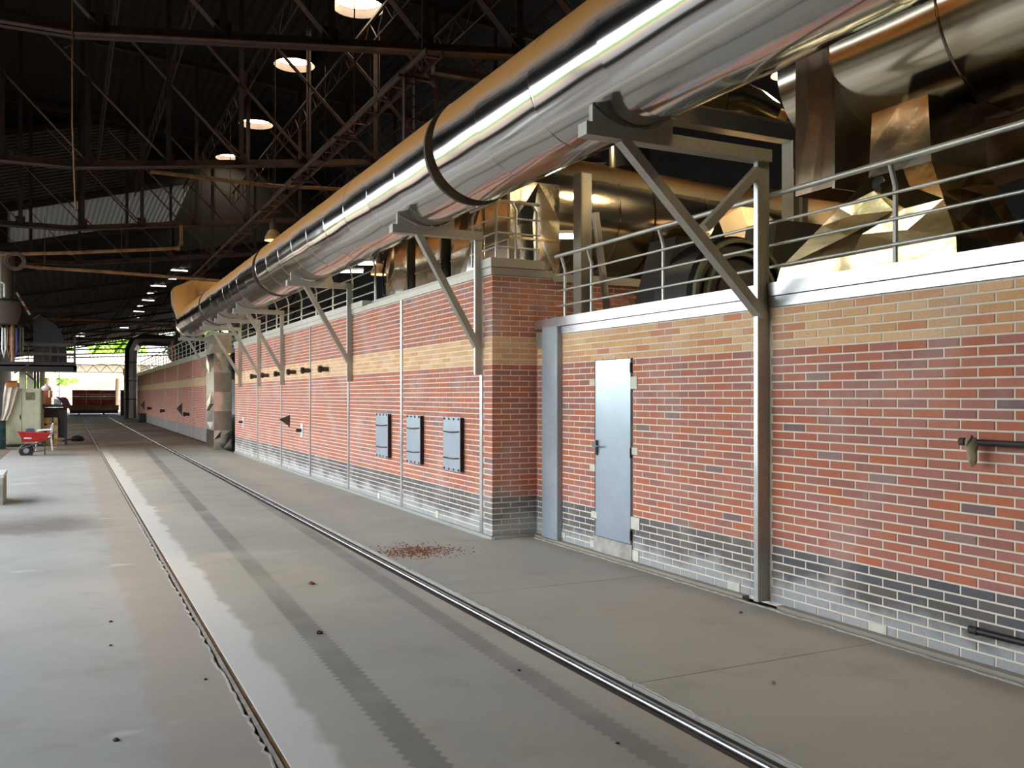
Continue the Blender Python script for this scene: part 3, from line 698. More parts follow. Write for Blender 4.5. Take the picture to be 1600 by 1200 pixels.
railing([32 + 1.5 * i for i in range(25)], 4.52, 3.30, (4.05, 3.85, 3.65, 3.47), 0, 'long railing on the far run of kiln wall', thick=.03)
o = thing('railing', 'short railing standing on the projecting kiln corner', 'railing', (4.8, 9.6, 3.285), 'steel railings')
for (x, y) in ((4.52, 9.55), (4.78, 9.55), (5.06, 9.55), (4.52, 10.25)):
    MB().tube([(x, y, 3.27), (x, y, 3.88), (x + (.04 if x < 4.7 else -.05), y, 3.96)], .017, 8).build('post', 'painted_rail', o, True)
for z, rr in ((3.97, .020), (3.78, .012), (3.60, .012), (3.43, .012)):
    MB().tube([(4.52, 10.3, z), (4.52, 9.55, z), (5.10, 9.55, z)], rr, 8).build('rail', 'painted_rail', o, True)
# ================================================================== PLANT ON THE KILN
def crumple(poly_faces, seed, amp=.012, sub=5):
    """foil sheet: each quad (4 corners) is split into uneven flat facets with dents"""
    rnd = random.Random(seed); mb = MB()
    for q in poly_faces:
        a, b, c, d = [Vector(p) for p in q]; nrm = (b - a).cross(d - a).normalized(); n = sub; g = []
        for j in range(n + 1):
            for i in range(n + 1):
                u, v = i / n, j / n
                if 0 < i < n: u += rnd.uniform(-.3, .3) / n
                if 0 < j < n: v += rnd.uniform(-.3, .3) / n
                p = a.lerp(b, u).lerp(d.lerp(c, u), v)
                if 0 < i < n and 0 < j < n: p = p + nrm * rnd.uniform(-amp, amp)
                g.append(p)
        fs = []
        for j in range(n):
            for i in range(n):
                k = j * (n + 1) + i
                fs += [(k, k + 1, k + n + 2), (k, k + n + 2, k + n + 1)] if rnd.random() < .5 else [(k, k + 1, k + n + 1), (k + 1, k + n + 2, k + n + 1)]
        mb.add(g, fs)
    return mb
def frustum(base, top):                                   # base, top: 4 corners each, counter-clockwise from above
    return [(base[i], base[(i + 1) % 4], top[(i + 1) % 4], top[i]) for i in range(4)] + [tuple(top)]
def rect(x0, x1, y0, y1, z): return [(x0, y0, z), (x1, y0, z), (x1, y1, z), (x0, y1, z)]
# second big duct, ending in a foil box
d2 = thing('foil_duct', 'second big aluminium duct at the upper right behind the main pipe', 'duct', (6.1, 2, 4.45))
cx, cz, rr = 6.30, 4.59, .78
for i in range(8):
    sleeve(5.38 - 1.0 * (i + 1), 5.38 - 1.0 * i, rr, 90 + i, mat='duct_cladding', parent=d2, ctr=(cx, cz))
    MB().lathe((cx, 5.38 - i, cz), [(rr + .003, -.01), (rr + .010, 0), (rr + .003, .01)], 64, 'y').build('seam_bead', 'duct_cladding', d2, True)
crumple(frustum(rect(5.6, 7.0, 5.39, 5.82, 3.38), rect(5.6, 7.0, 5.39, 5.82, 5.3)), 21, .03, 3).build('end_box', 'foil_bronze', d2)
MB().box(5.59, 7.0, 5.37, 5.40, 3.36, 5.3).build('end_plate', 'foil_grimy', d2)
MB().tube([(cx + .3, 5.8, cz + .1), (cx + .3, 6.35, cz + .1)], .72, 40).build('rear_run', 'duct_cladding', d2, True)
# gold hopper
hp = thing('foil_hopper', 'gold foil clad hopper flaring down from the second duct', 'hopper', (5.9, 4.9, 2.2))
b = rect(5.38, 6.2, 4.08, 5.98, 2.2); m1 = rect(5.41, 6.18, 4.12, 5.80, 2.75); t1 = rect(5.54, 6.15, 4.42, 4.98, 3.35); t2 = rect(5.54, 6.15, 4.45, 4.95, 3.84)
crumple(frustum(b, m1)[:4], 31, .03, 3).build('skirt', 'foil_gold', hp)
crumple(frustum(m1, t1)[:4], 32, .06, 4).build('cone', 'foil_gold', hp)
crumple(frustum(t1, t2), 33, .012, 2).build('neck', 'foil', hp)
MB().lathe((5.55, 4.86, 3.28), [(.05, .02), (.055, -.05), (.001, -.06)], 12, 'x').build('port', 'black_iron', hp, True)
hb = thing('foil_hopper', 'bronze foil hopper hanging point down at the right edge', 'hopper', (6.7, 4.2, 2.9))
crumple(frustum(rect(6.55, 6.70, 4.83, 4.98, 3.35), rect(6.35, 7.6, 3.2, 5.3, 3.74)), 41, .04, 3).build('cone', 'foil_bronze', hb)
crumple(frustum(rect(6.35, 7.6, 3.2, 5.3, 3.74), rect(6.35, 7.6, 3.2, 5.3, 3.80)), 42, .005, 3).build('collar', 'foil_bronze', hb)
bx = thing('machine_guard', 'dark steel guard behind the gold hopper', 'guard', (6.4, 4.9, 2.2)); MB().prism([(6.60, 5.30, 2.2), (6.72, 5.05, 2.2), (6.76, 5.2, 3.2), (6.63, 5.5, 3.2)], (.04, .02, 0)).build('plate', 'dark_iron', bx); MB().bar((6.61, 5.30, 2.2), (6.64, 5.48, 3.2), .03, .03).build('edge_angle', 'iron_brown', bx)
mo = thing('electric_motor', 'grey green electric motor low behind the railing', 'motor', (6.55, 4.72, 2.18))
MB().lathe((6.55, 4.72, 2.2), [(.22, 0), (.22, .52), (.20, .55), (.20, .62), (.15, .68), (.001, .70)], 28).build('body', 'motor_green', mo, True)
for z in (.05, .16, .27): MB().lathe((6.55, 4.72, 2.4 + z), [(.22, 0), (.232, .01), (.232, .03), (.22, .04)], 28).build('fin', 'motor_green', mo, True)
MB().box(6.45, 6.65, 4.38, 4.51, 2.3, 2.5).build('terminal_box', 'motor_green', mo)
fc = thing('fan_casing', 'round dark fan casing at the right edge under the bronze hopper', 'fan', (7.0, 4.1, 2.9))
MB().lathe((6.85, 4.22, 3.0), [(.001, 0), (.30, 0), (.36, -.04), (.36, .35), (.001, .35)], 32, 'x').build('drum', 'foil_bronze', fc, True)
MB().lathe((6.81, 4.22, 3.0), [(.34, 0), (.40, 0), (.40, .06), (.34, .06)], 32, 'x').build('rim', 'dark_iron', fc, True)
MB().bar((7.03, 4.22, 2.18), (7.03, 4.22, 2.7), .1, .2).build('foot', 'dark_iron', fc)
# black centrifugal fan behind the door railing
fn = thing('scroll_fan', 'big black scroll fan with olive rings behind the railing', 'fan', (6.35, 7.5, 2.18))
MB().lathe((6.35, 7.42, 2.70), [(.001, 0), (.62, 0), (.66, .04), (.66, .6), (.62, .64), (.001, .64)], 40, 'y').build('scroll', 'black_iron', fn, True)
for q in (.60, .46): MB().lathe((6.35, 7.40, 2.70), [(q - .03, 0), (q - .02, -.04), (q + .02, -.04), (q + .03, 0)], 40, 'y').build('ring', 'fan_green', fn, True)
MB().lathe((6.35, 7.40, 2.70), [(.001, -.015), (.30, -.015), (.32, .0)], 32, 'y').build('inlet', 'dark_iron', fn, True)
MB().prism([(6.78, 7.5, 2.6), (7.05, 7.5, 2.6), (7.8, 7.5, 3.6), (6.95, 7.5, 3.6)], (0, .5, 0)).build('outlet', 'black_iron', fn)
MB().prism([(5.55, 7.9, 2.2), (5.85, 7.9, 2.2), (6.15, 7.9, 3.4), (5.9, 7.9, 3.4)], (0, .5, 0)).build('side_plate', 'black_iron', fn)
MB().box(5.7, 7.0, 7.45, 8.0, 2.18, 2.24).build('base', 'dark_iron', fn)
# cross duct over the kiln
cd = thing('cross_duct', 'broad aluminium duct lying across the kiln behind the brackets', 'duct', (8, 12.2, 4.6))
ax = lambda x: Vector((x, 12.35, 4.52 - .035 * (x - 7)))
cuts = [6.0, 6.9, 7.55, 8.2, 9.2, 10.2]
for i, (a, b) in enumerate(zip(cuts, cuts[1:])):
    r1 = .86 + .012 * (i % 2); MB().tube([ax(a), ax((a + b) / 2), ax(b)], [r1, r1 + .005, r1 - .004], 56, False).build('duct_sleeve', 'duct_cladding', cd, True)
    MB().tube([ax(b) - Vector((.02, 0, 0)), ax(b) + Vector((.02, 0, 0))], .883, 56, False).build('seam_band', 'duct_cladding', cd, True)
MB().tube([ax(10.2), (10.7, 12.2, 4.42), (11.1, 11.7, 4.3), (11.2, 11.0, 4.1), (11.2, 10.6, 3.4)], [.86, .88, .86, .82, .8], 40).build('elbow', 'duct_cladding', cd, True)
MB().tube([ax(6.0), ax(5.98)], .86, 40).build('end_cap', 'duct_cladding', cd, True)
MB().tube([(8.1, 12.1, 5.3), (8.1, 12.1, 7.0)], .33, 32).build('riser', 'duct_cladding', cd, True)
vb = thing('foil_elbow', 'short bright mitred duct end right of the tall bracket', 'duct', (8.9, 10.1, 3.06))
MB().tube([(9.26, 10.98, 3.97), (9.2, 10.66, 3.97), (9.14, 10.5, 3.73), (9.1, 10.42, 3.06)], [.58, .60, .59, .58], 10).build('mitre', 'duct_cladding', vb)
MB().lathe((9.1, 10.42, 3.3), [(.59, 0), (.615, .01), (.615, .05), (.59, .06)], 20).build('band', 'duct_cladding', vb, True)
# steel frame and the small gold elbow on it
fr = thing('support_frame', 'grey steel beam on a slotted column carrying the small gold duct', 'frame', (7.9, 8.3, 2.18))
MB().box(5.13, 8.14, 8.21, 8.39, 4.76, 4.94).build('beam', 'galvanised', fr); MB().box(5.13, 8.14, 8.15, 8.45, 4.94, 4.96).build('top_flange', 'galvanised_dull', fr)
MB().box(7.86, 7.95, 8.2, 8.4, 2.18, 4.76).build('column', 'galvanised_dull', fr); MB().box(8.0, 8.09, 8.2, 8.4, 2.18, 4.76).build('column', 'galvanised_dull', fr)
for x in (7.84, 8.03): MB().prism([(x, 8.19, 4.76), (x + .13, 8.19, 4.76), (x + .13, 8.19, 4.43), (x + .06, 8.19, 4.32), (x, 8.19, 4.43)], (0, .02, 0)).build('gusset', 'painted_rail', fr)
el = thing('gold_elbow_duct', 'small warm lit duct with mitred elbow above the grey beam', 'duct', (7.2, 8.6, 4.96))
MB().tube([(6.0, 8.74, 5.18), (7.04, 8.63, 5.26)], [.185, .23], 28, False).build('inlet_sleeve', 'foil_gold', el, True)
MB().tube([(7.04, 8.63, 5.26), (7.26, 8.6, 5.31)], [.245, .245], 28, False).build('band', 'foil_gold', el, True)
MB().tube([(7.26, 8.6, 5.31), (7.53, 8.57, 5.24), (7.81, 8.54, 5.14)], [.22, .22, .185], 14).build('elbow', 'foil_gold', el, True)
MB().tube([(7.78, 8.52, 5.15), (7.93, 8.52, 5.09)], [.13, .14], 16).build('outlet', 'car_refractory', el, True)
# loose flap of foil by the box
crumple([((6.95, 6.5, 4.35), (7.15, 6.4, 4.3), (7.1, 6.35, 4.8), (6.9, 6.45, 4.75)), ((7.15, 6.4, 4.3), (7.35, 6.5, 4.4), (7.25, 6.5, 4.75), (7.1, 6.35, 4.8))], 51, .03, 3).build('foil_flap', 'foil', d2)
# post behind the railing
po = thing('steel_post', 'tall grey steel post with a slanting brace behind the railing', 'post', (5.5, 9.3, 2.2))
MB().box(5.42, 5.56, 9.10, 9.24, 2.18, 4.30).build('post', 'galvanised', po); MB().box(5.40, 5.42, 9.08, 9.26, 2.18, 4.30).build('flange', 'galvanised_dull', po)
MB().bar((5.62, 9.12, 3.85), (5.86, 9.12, 2.2), .07, .06, (0, 1, 0)).build('brace', 'galvanised', po)
# foil boxes standing along the kiln edge
for k, (y0, y1, x0, lab) in enumerate(((13.95, 15.1, 5.0, 'leftmost foil clad box on the kiln edge'), (12.47, 13.6, 5.0, 'foil clad box above the middle of the kiln wall'), (10.95, 12.1, 5.0, 'foil clad box behind the corner bracket'), (9.95, 10.7, 4.9, 'tall foil box behind the corner railing'))):
    o = thing('foil_box', lab, 'duct', (5.4, (y0 + y1) / 2, 3.06), 'foil boxes on the kiln edge')
    z1 = 4.35
    crumple(frustum(rect(x0, x0 + .7, y0, y1, 3.06), rect(x0, x0 + .7, y0, y1, z1)), 61 + k, .03, 2).build('cladding', 'foil', o)
    MB().box(x0 - .012, x0 + .02, y0 + .01, y0 + .05, 3.06, z1).build('edge_strip', 'foil_grimy', o); MB().box(x0 - .015, x0 + .71, y0 - .01, y1 + .01, 3.62, 3.65).build('band', 'foil_gold', o)
for k, y in enumerate((13.78, 12.28)):
    o = thing('stub_stack', ('dark round stack between the left foil boxes', 'dark round stack between the right foil boxes')[k], 'stack', (5.2, y, 3.06), 'dark stacks between foil boxes')
    MB().tube([(5.2, y, 3.06), (5.2, y, 4.3)], .12, 20).build('tube', 'black_iron', o, True); MB().lathe((5.2, y, 3.06), [(.15, 0), (.15, .05), (.12, .05)], 20).build('base_ring', 'dark_iron', o, True)
ch = thing('black_hose', 'black hose hanging over the kiln edge by the foil box', 'hose', (4.6, 13.7, 3.2)); MB().tube([(4.75, 14.15, 4.2), (4.62, 14.1, 3.7), (4.58, 13.95, 3.32), (4.58, 13.7, 3.24), (4.62, 13.4, 3.25)], .016, 8).build('hose', 'black_rubber', ch, True); MB().tube([(4.75, 14.16, 4.22), (4.74, 14.15, 4.14)], .024, 8).build('ferrule', 'iron_brown', ch)
eg = thing('edge_channel', 'grey steel channel lying on the kiln edge under the foil boxes', 'channel', (4.55, 12, 3.17)); MB().box(4.48, 4.58, 10.0, 14.5, 3.17, 3.20).build('web', 'galvanised_dull', eg); MB().box(4.56, 4.58, 10.0, 14.5, 3.20, 3.26).build('flange', 'galvanised_dull', eg)
# clad riser ducts standing on the floor by the wall gap and at the far end
fc1 = thing('foil_riser', 'foil clad square duct standing on the floor at the gap in the kiln wall', 'duct', (4.3, 29.6, 0))
for i in range(6):
    z0, z1 = i * .6, (i + 1) * .6; crumple(frustum(rect(4.03, 4.56, 28.9, 30.6, z0), rect(4.03, 4.56, 28.9, 30.6, z1))[:4], 71 + i, .03, 2).build('cladding_panel', 'foil_grimy' if i % 2 else 'foil', fc1)
MB().box(3.98, 4.6, 28.85, 30.65, 3.56, 3.64).build('top_frame', 'galvanised_dull', fc1)
fc2 = thing('foil_riser', 'far foil clad pipe rising and bending over the end of the kiln', 'duct', (4.1, 73, 0))
pth = [(4.25, 74, 0), (4.25, 74, 1.4), (4.25, 74, 2.8), (4.25, 74, 4.2), (4.3, 74, 5.2), (4.55, 74, 5.75), (5.1, 74, 6.0), (6.2, 74, 5.95), (8.5, 74, 5.9)]
MB().tube(pth, [.46, .45, .47, .45, .47, .48, .48, .46, .46], 9).build('cladding', 'foil_grimy', fc2)
for z in (1.4, 2.8, 4.2): MB().lathe((4.25, 74, z), [(.47, 0), (.5, .03), (.47, .06)], 12).build('band', 'foil', fc2)
tk = thing('round_tank_duct', 'brown round duct end on top of the far kiln', 'duct', (5.6, 52, 3.1)); MB().tube([(5.3, 46, 4.3), (6.3, 60, 4.4)], .75, 28).build('shell', 'rust_pipe', tk, True); MB().lathe((5.3, 45.9, 4.3), [(.001, -.02), (.7, -.02), (.78, .05), (.75, .1)], 28, 'y').build('end_plate', 'dark_iron', tk, True); MB().box(5.1, 6.1, 48, 48.4, 3.06, 3.8).box(5.6, 6.6, 57, 57.4, 3.06, 3.8).build('saddle', 'dark_iron', tk)

# ---- cable tray and service pipes under the roof
ct = thing('cable_tray', 'rusty cable tray hung on rods running diagonally down the hall', 'cable tray', (4.0, 24, 6.0))
for dx in (-.11, .11): MB().box(4.0 + dx - .012, 4.0 + dx + .012, 10.2, 37.5, 5.82, 5.89).build('side_rail', 'roof_steel_pale', ct)
for i in range(45): MB().box(3.87, 4.13, 10.3 + i * .6, 10.36 + i * .6, 5.83, 5.85).build('rung', 'roof_steel_pale', ct)
for i in range(9):
    y = 11 + i * 3.1; MB().tube([(4.14, y, 5.85), (4.14, y, 9.4)], .012, 6).build('hanger_rod', 'roof_steel_pale', ct); MB().box(3.8, 4.24, y - .03, y + .03, 5.78, 5.82).build('hanger_bar', 'roof_steel_pale', ct)
for dx in (-.07, .07): MB().box(3.96 + dx - .01, 3.96 + dx + .01, 10.96, 11.04, 4.75, 5.82).build('drop_leg', 'roof_steel_pale', ct)
for i in range(7): MB().box(3.89, 4.03, 10.97, 11.0, 4.8 + i * .15, 4.82 + i * .15).build('rung', 'roof_steel_pale', ct)
MB().box(4.0, 5.6, 10.2, 10.32, 5.62, 5.70).build('side_branch', 'roof_steel_pale', ct)
def svc(px, Y, r, label, extra=()):
    o = thing('service_pipe', label, 'pipe', tuple(onY(*px[0], Y)), 'brown service pipes'); pts = [onY(x, y, Y) for x, y in px]
    MB().tube(pts, r, 12).build('tube', 'rust_pipe', o, True)
    for x, y in extra: q = onY(x, y, Y); MB().tube([q, q + Vector((0, 0, .9))], .012, 6).build('hanger', 'roof_steel_pale', o)
    for p in pts[1:-1]: MB().tube([p - Vector((.05, 0, 0)), p + Vector((.05, 0, 0))], r * 1.25, 12).build('coupling', 'rust_pipe', o)
svc(((-60, 399), (110, 395), (278, 388), (283, 380), (283, 352)), 26, .045, 'brown service pipe turning upward at its right end', ((70, 394), (190, 391)))
svc(((30, 415), (60, 418), (170, 425), (345, 439)), 27, .045, 'brown service pipe sagging below the upper one', ((70, 419), (235, 428)))
svc(((235, 268), (420, 290), (620, 300)), 24, .05, 'brown pipe crossing under the second truss', ((420, 290),))
svc(((60, 497), (160, 500), (280, 512)), 60, .09, 'far brown pipe under the low roof')
vp = thing('hanging_rod', 'thin rusty rod hanging from the nearest truss', 'rod', (.05, 13, 5)); MB().tube([onY(113, -40, 12.8), onY(113, 195, 12.8), onY(118, 330, 12.8)], .012, 6).build('rod', 'rust_pipe', vp); MB().tube([onY(113, 45, 12.7), onY(116, 60, 12.7), onY(111, 70, 12.7), onY(101, 75, 12.7)], .012, 6).build('hook', 'roof_steel_pale', vp)
ho = thing('coiled_hose', 'grey hose coil hung on a pipe at the left edge', 'hose', tuple(onY(24, 408, 25.97))); c0 = onY(24, 408, 25.97)
for q in (.17, .20, .23): MB().tube([c0 + Vector((q * math.cos(t), .02 * q, q * math.sin(t))) for t in [i * .3142 for i in range(21)]], .022, 6).build('loop', 'iron_brown', ho, True)

# ================================================================== LEFT SIDE OF THE HALL
def place(px, py, Y): return onY(px, py, Y)
# cream cabinet
YC = 33.5
a, b = onY(9, 700, YC), onY(64, 607, YC)
cb = thing('control_cabinet', 'pale cream steel cabinet standing behind the red wheelbarrow', 'cabinet', (a.x, YC, 0))
MB().box(a.x, b.x, YC, YC + .9, .09, b.z).build('body', 'cream_paint', cb); MB().box(a.x - .03, b.x + .03, YC - .03, YC + .93, 0, .09).build('plinth', 'dark_iron', cb)
xm = (a.x + b.x) / 2 - .05
dd = MB().box(a.x + .03, xm - .01, YC - .02, YC, .13, b.z - .04).build('cabinet_door', 'cream_paint', cb); MB().box(xm - .06, xm - .03, YC - .04, YC - .02, .9, 1.05).build('handle', 'dark_iron', dd)
dd = MB().box(xm + .01, b.x - .03, YC - .02, YC, .13, b.z - .04).build('cabinet_door', 'cream_paint', cb)
q, w = onY(40, 613, YC - .03), onY(54, 625, YC - .03)
vb_ = MB().box(q.x, w.x, YC - .035, YC - .02, w.z, q.z).build('vent_grille', 'vent_brown', cb)
# cloth over a box on the cabinet's left
cl = thing('draped_cloth', 'beige cloth draped down the left side of the cream cabinet', 'cloth', tuple(onY(15, 650, YC - .3)))
rnd = random.Random(5); vs = []; prof = ((598, 9, 30), (604, 7, 31), (618, 5, 27), (632, 4, 23), (646, 3, 18), (656, 0, 13), (662, 0, 8))
for j, (y, x0, x1) in enumerate(prof):
    for i in range(9):
        f = i / 8; p = onY(x0 + (x1 - x0) * f, y, YC - .12 - .05 * math.sin(i * 1.9 + j * .3) - .06 * math.sin(f * math.pi)); vs.append(p)
MB().add(vs, [(j * 9 + i, j * 9 + i + 1, (j + 1) * 9 + i + 1, (j + 1) * 9 + i) for j in range(6) for i in range(8)]).build('sheet', 'cloth_beige', cl, True)
cbx = thing('cardboard_box', 'open brown carton on top of the draped cloth', 'box', tuple(onY(20, 604, YC))); p, q = onY(9, 604, YC - .2), onY(27, 597, YC - .2); MB().box(p.x, q.x, YC - .25, YC + .1, p.z, q.z).build('carton', 'cardboard', cbx); MB().prism([(p.x, YC - .25, q.z), (q.x, YC - .25, q.z), (q.x + .02, YC - .4, q.z + .04), (p.x - .02, YC - .4, q.z + .04)], (0, 0, .01)).build('flap', 'cardboard', cbx)
# teal drum
p = onY(2, 700, 32.5); td = thing('teal_drum', 'dark teal drum at the left edge beside the cabinet', 'drum', (p.x - .15, 32.5, 0)); MB().lathe((p.x - .15, 32.5, 0), [(.001, 0), (.28, 0), (.28, .28), (.295, .3), (.28, .32), (.28, .6), (.295, .62), (.28, .64), (.28, .86), (.001, .86)], 24).build('body', 'teal_plastic', td, True); MB().lathe((p.x - .15, 32.5, .86), [(.26, 0), (.28, .0), (.28, .03), (.26, .03)], 24).build('rim', 'dark_iron', td, True)
# wheelbarrow
YW = 28.6
wb = thing('wheelbarrow', 'red wheelbarrow with a black wheel parked by the cream cabinet', 'wheelbarrow', tuple(onY(55, 712, YW)))
def W_(x, y, dy=0): return onY(x, y, YW + dy)
tray_b = [W_(36, 691, -.25), W_(70, 690, -.25), W_(70, 690, .25), W_(36, 691, .25)]; tray_t = [W_(28, 675, -.42), W_(79, 677, -.42), W_(79, 677, .42), W_(28, 675, .42)]
mb = MB().add(tray_b + tray_t, [(0, 1, 2, 3), (0, 1, 5, 4), (1, 2, 6, 5), (2, 3, 7, 6), (3, 0, 4, 7)]); mb.build('tray', 'red_paint', wb)
MB().add([tray_b[0].lerp(tray_t[0], .45).lerp(tray_b[1].lerp(tray_t[1], .45), f) + Vector((0, -.006, dz)) for dz in (-.03, .03) for f in (.12, .40)], [(0, 1, 3, 2)]).build('maker_mark', 'white_plate', wb)
MB().tube([tray_t[i] for i in (0, 1, 2, 3, 0)], .022, 8).build('tray_rim', 'red_paint', wb, True)
cw = W_(41, 704); MB().lathe((cw.x, YW - .06, cw.z), [(.06, 0), (.165, .0), (.19, .05), (.165, .11), (.06, .11)], 24, 'y').build('wheel', 'black_rubber', wb, True); MB().lathe((cw.x, YW - .065, cw.z), [(.001, 0), (.075, 0), (.075, .12), (.001, .12)], 16, 'y').build('wheel_hub', 'rail_worn', wb, True)
for d in (-.24, .24): MB().tube([W_(33, 701, d * .3), W_(52, 695, d), W_(80, 684, d * 1.3)], .02, 8).build('handle_bar', 'iron_brown', wb, True)
for d in (-.26, .26):
    MB().tube([W_(58, 694, d), W_(50, 711, d), W_(51, 711.5, d)], .016, 6).build('leg', 'dark_iron', wb); MB().tube([W_(70, 690, d), W_(70, 710.5, d)], .016, 6).build('leg', 'dark_iron', wb); MB().tube([W_(51, 706, d), W_(70, 704, d)], .012, 6).build('leg_brace', 'dark_iron', wb)
bb = thing('blue_box', 'small blue box lying in the red wheelbarrow', 'box', tuple(W_(48, 676))); p, q = W_(40, 680, -.3), W_(54, 671, -.3); MB().box(p.x, q.x, YW - .3, YW + .1, p.z - .05, q.z).build('box', 'blue_plastic', bb); MB().box(p.x + .03, q.x - .03, YW - .25, YW + .05, q.z, q.z + .015).build('lid', 'dark_iron', bb)
# white plastic chair behind the barrow
YH = 31.0; P0 = onY(72, 700, YH)
chx = thing('plastic_chair', 'white plastic garden chair behind the wheelbarrow', 'chair', (P0.x, YH, 0))
x0 = P0.x - .05
MB().box(x0 - .22, x0 + .22, YH - .22, YH + .22, .40, .43).build('seat', 'white_plastic', chx)
vs = []
for j in range(6):
    for i in range(7): t = (i - 3) / 3; z = .43 + .42 * j / 5; vs.append((x0 + .22 + .05 * j / 5 - .05 * t * t, YH + t * (.22 - .05 * (j == 5)), z - .05 * t * t * (j == 5)))
mb = MB().add(vs, [(j * 7 + i, j * 7 + i + 1, (j + 1) * 7 + i + 1, (j + 1) * 7 + i) for j in range(5) for i in range(6) if not (i in (1, 4) and 0 < j < 4)]); bo = mb.build('backrest', 'white_plastic', chx, True); md = bo.modifiers.new('t', 'SOLIDIFY'); md.thickness = .02
for sx in (-1, 1):
    for sy in (-1, 1): MB().tube([(x0 + sx * .19, YH + sy * .19, .41), (x0 + sx * .23, YH + sy * .22, 0)], [.025, .018], 8).build('leg', 'white_plastic', chx, True)
for sy in (-1, 1): MB().tube([(x0 - .2, YH + sy * .23, .43), (x0 - .18, YH + sy * .24, .62), (x0 + .22, YH + sy * .24, .64)], .02, 8).build('armrest', 'white_plastic', chx, True)
# timber crate rack and bench to the right of the chair
YT = 34.5
def bxp(o, name, x0, y0, x1, y1, mat, d0, d1):
    p, q = onY(x0, y1, YT), onY(x1, y0, YT); return MB().box(p.x, q.x, YT + d0, YT + d1, p.z, q.z).build(name, mat, o)
bn = thing('work_bench', 'dark steel work bench right of the cream cabinet', 'bench', tuple(onY(85, 690, YT)))
bxp(bn, 'bench_top', 68, 632, 108, 636, 'black_iron', -.4, .8); bxp(bn, 'apron', 69, 637, 104, 655, 'iron_brown', 0, .7)
for x in (69, 101): bxp(bn, 'leg', x, 637, x + 4, 694.2, 'dark_iron', -.3, -.15); bxp(bn, 'leg', x, 637, x + 4, 694.2, 'dark_iron', .5, .65)
bxp(bn, 'side_panel', 91, 640, 101, 684, 'black_iron', -.2, .6)
cr = thing('timber_crate', 'pale timber slatted crate under the work bench', 'crate', tuple(onY(86, 686, YT)))
for y in (652, 664, 676, 687): bxp(cr, 'slat', 68, y, 90, y + 9, 'timber', -.45, -.42)
bxp(cr, 'post', 82, 650, 84, 696, 'dark_iron', -.47, -.45)
pw = thing('steel_tray', 'grey steel tray on the work bench', 'tray', tuple(onY(85, 630, YT))); bxp(pw, 'tray', 84, 624, 96, 632, 'rail_worn', -.2, .5); bxp(pw, 'edge', 84, 623, 96, 624, 'white_plate', -.22, .52)
dc = thing('dark_cloth', 'dark maroon cloth hanging over the end of the bench', 'cloth', tuple(onY(105, 630, YT)))
vs = []
for j, (y, xa, xb) in enumerate(((621, 88, 103), (624, 92, 106), (630, 97, 109), (637, 99, 112), (638, 99, 112))):
    for i in range(6): vs.append(onY(xa + (xb - xa) * i / 5, y, YT - .40 + .03 * math.sin(i * 2)))
o_ = MB().add(vs, [(j * 6 + i, j * 6 + i + 1, (j + 1) * 6 + i + 1, (j + 1) * 6 + i) for j in range(4) for i in range(5)]).build('sheet', 'dark_cloth', dc, True); o_.modifiers.new('t', 'SOLIDIFY').thickness = .03
sk = thing('white_sack', 'white sack lying on orange bricks beyond the bench', 'sack', tuple(onY(73, 605, YT + 1)))
c1 = onY(72, 606, YT + .45); c1.z = onY(72, 610, YT + .3).z + .1; MB().lathe((c1.x, c1.y, c1.z - .1), [(.001, 0), (.14, .0), (.17, .06), (.13, .13), (.06, .17), (.001, .18)], 14).build('sack', 'white_sack', sk, True); MB().lathe((c1.x, c1.y, c1.z + .07), [(.03, 0), (.05, .05), (.001, .06)], 8).build('knot', 'white_sack', sk, True)
ob_ = thing('orange_block_pile', 'small pile of orange blocks beside the white sack', 'blocks', tuple(onY(76, 618, YT + 1)))
for (x0, y0, x1, y1) in ((68, 610, 76, 620), (77, 610, 82, 620), (70, 621, 80, 631)): p, q = onY(x0, y1 + 1.3, YT + .3), onY(x1, y0, YT + .3); MB().box(p.x, q.x, YT + .3, YT + .6, p.z, q.z).build('block', 'orange_brick', ob_)
bg_ = thing('black_bag', 'small black bag slumped on the floor beside the rail', 'bag', tuple(onY(121, 684, 37))); c1 = onY(121, 685, 37)
MB().lathe((c1.x, 37, 0), [(.001, 0), (.20, .0), (.24, .08), (.17, .17), (.06, .21), (.001, .2)], 14).build('bag', 'fabric_black', bg_, True); MB().tube([(c1.x - .2, 37, .08), (c1.x - .4, 36.9, .05), (c1.x - .5, 36.9, .01)], .025, 6).build('strap', 'fabric_black', bg_)
bd = thing('timber_board', 'pale board lying on the floor behind the wheelbarrow', 'board', (P0.x, 32, 0)); MB().prism([onY(80, 690, 32.5), onY(95, 685, 33.5), onY(96, 686, 33.5), onY(81, 692, 32.5)], (0, 0, .04)).build('plank', 'timber', bd); MB().box(P0.x + .1, P0.x + .25, 32.4, 32.5, 0, .03).build('batten', 'timber', bd)
# platform with its plant
YP = 36.0
pf = thing('machine_platform', 'dark steel platform carrying plant above the cabinet', 'platform', tuple(onY(60, 570, YP)))
def pfb(name, x0, y0, x1, y1, mat, d0=0, d1=3): p, q = onY(x0, y1, YP), onY(x1, y0, YP); return MB().box(p.x, q.x, YP + d0, YP + d1, p.z, q.z).build(name, mat, pf)
pfb('deck', -60, 566, 119, 571, 'dark_iron'); pfb('edge_beam', -60, 571, 120, 579, 'black_iron', 0, .2); pfb('edge_beam', 115, 571, 120, 579, 'black_iron', 0, 3)
for x in (52, 57): pfb('column', x, 579, x + 4, 692, 'dark_iron', .2, .4)
for x in (84, 91): pfb('ladder_rail', x, 579, x + 1, 640, 'dark_iron', 2, 2.05)
for y in (590, 600, 610, 620, 630): pfb('ladder_rung', 84, y, 92, y + 1, 'dark_iron', 2, 2.05)
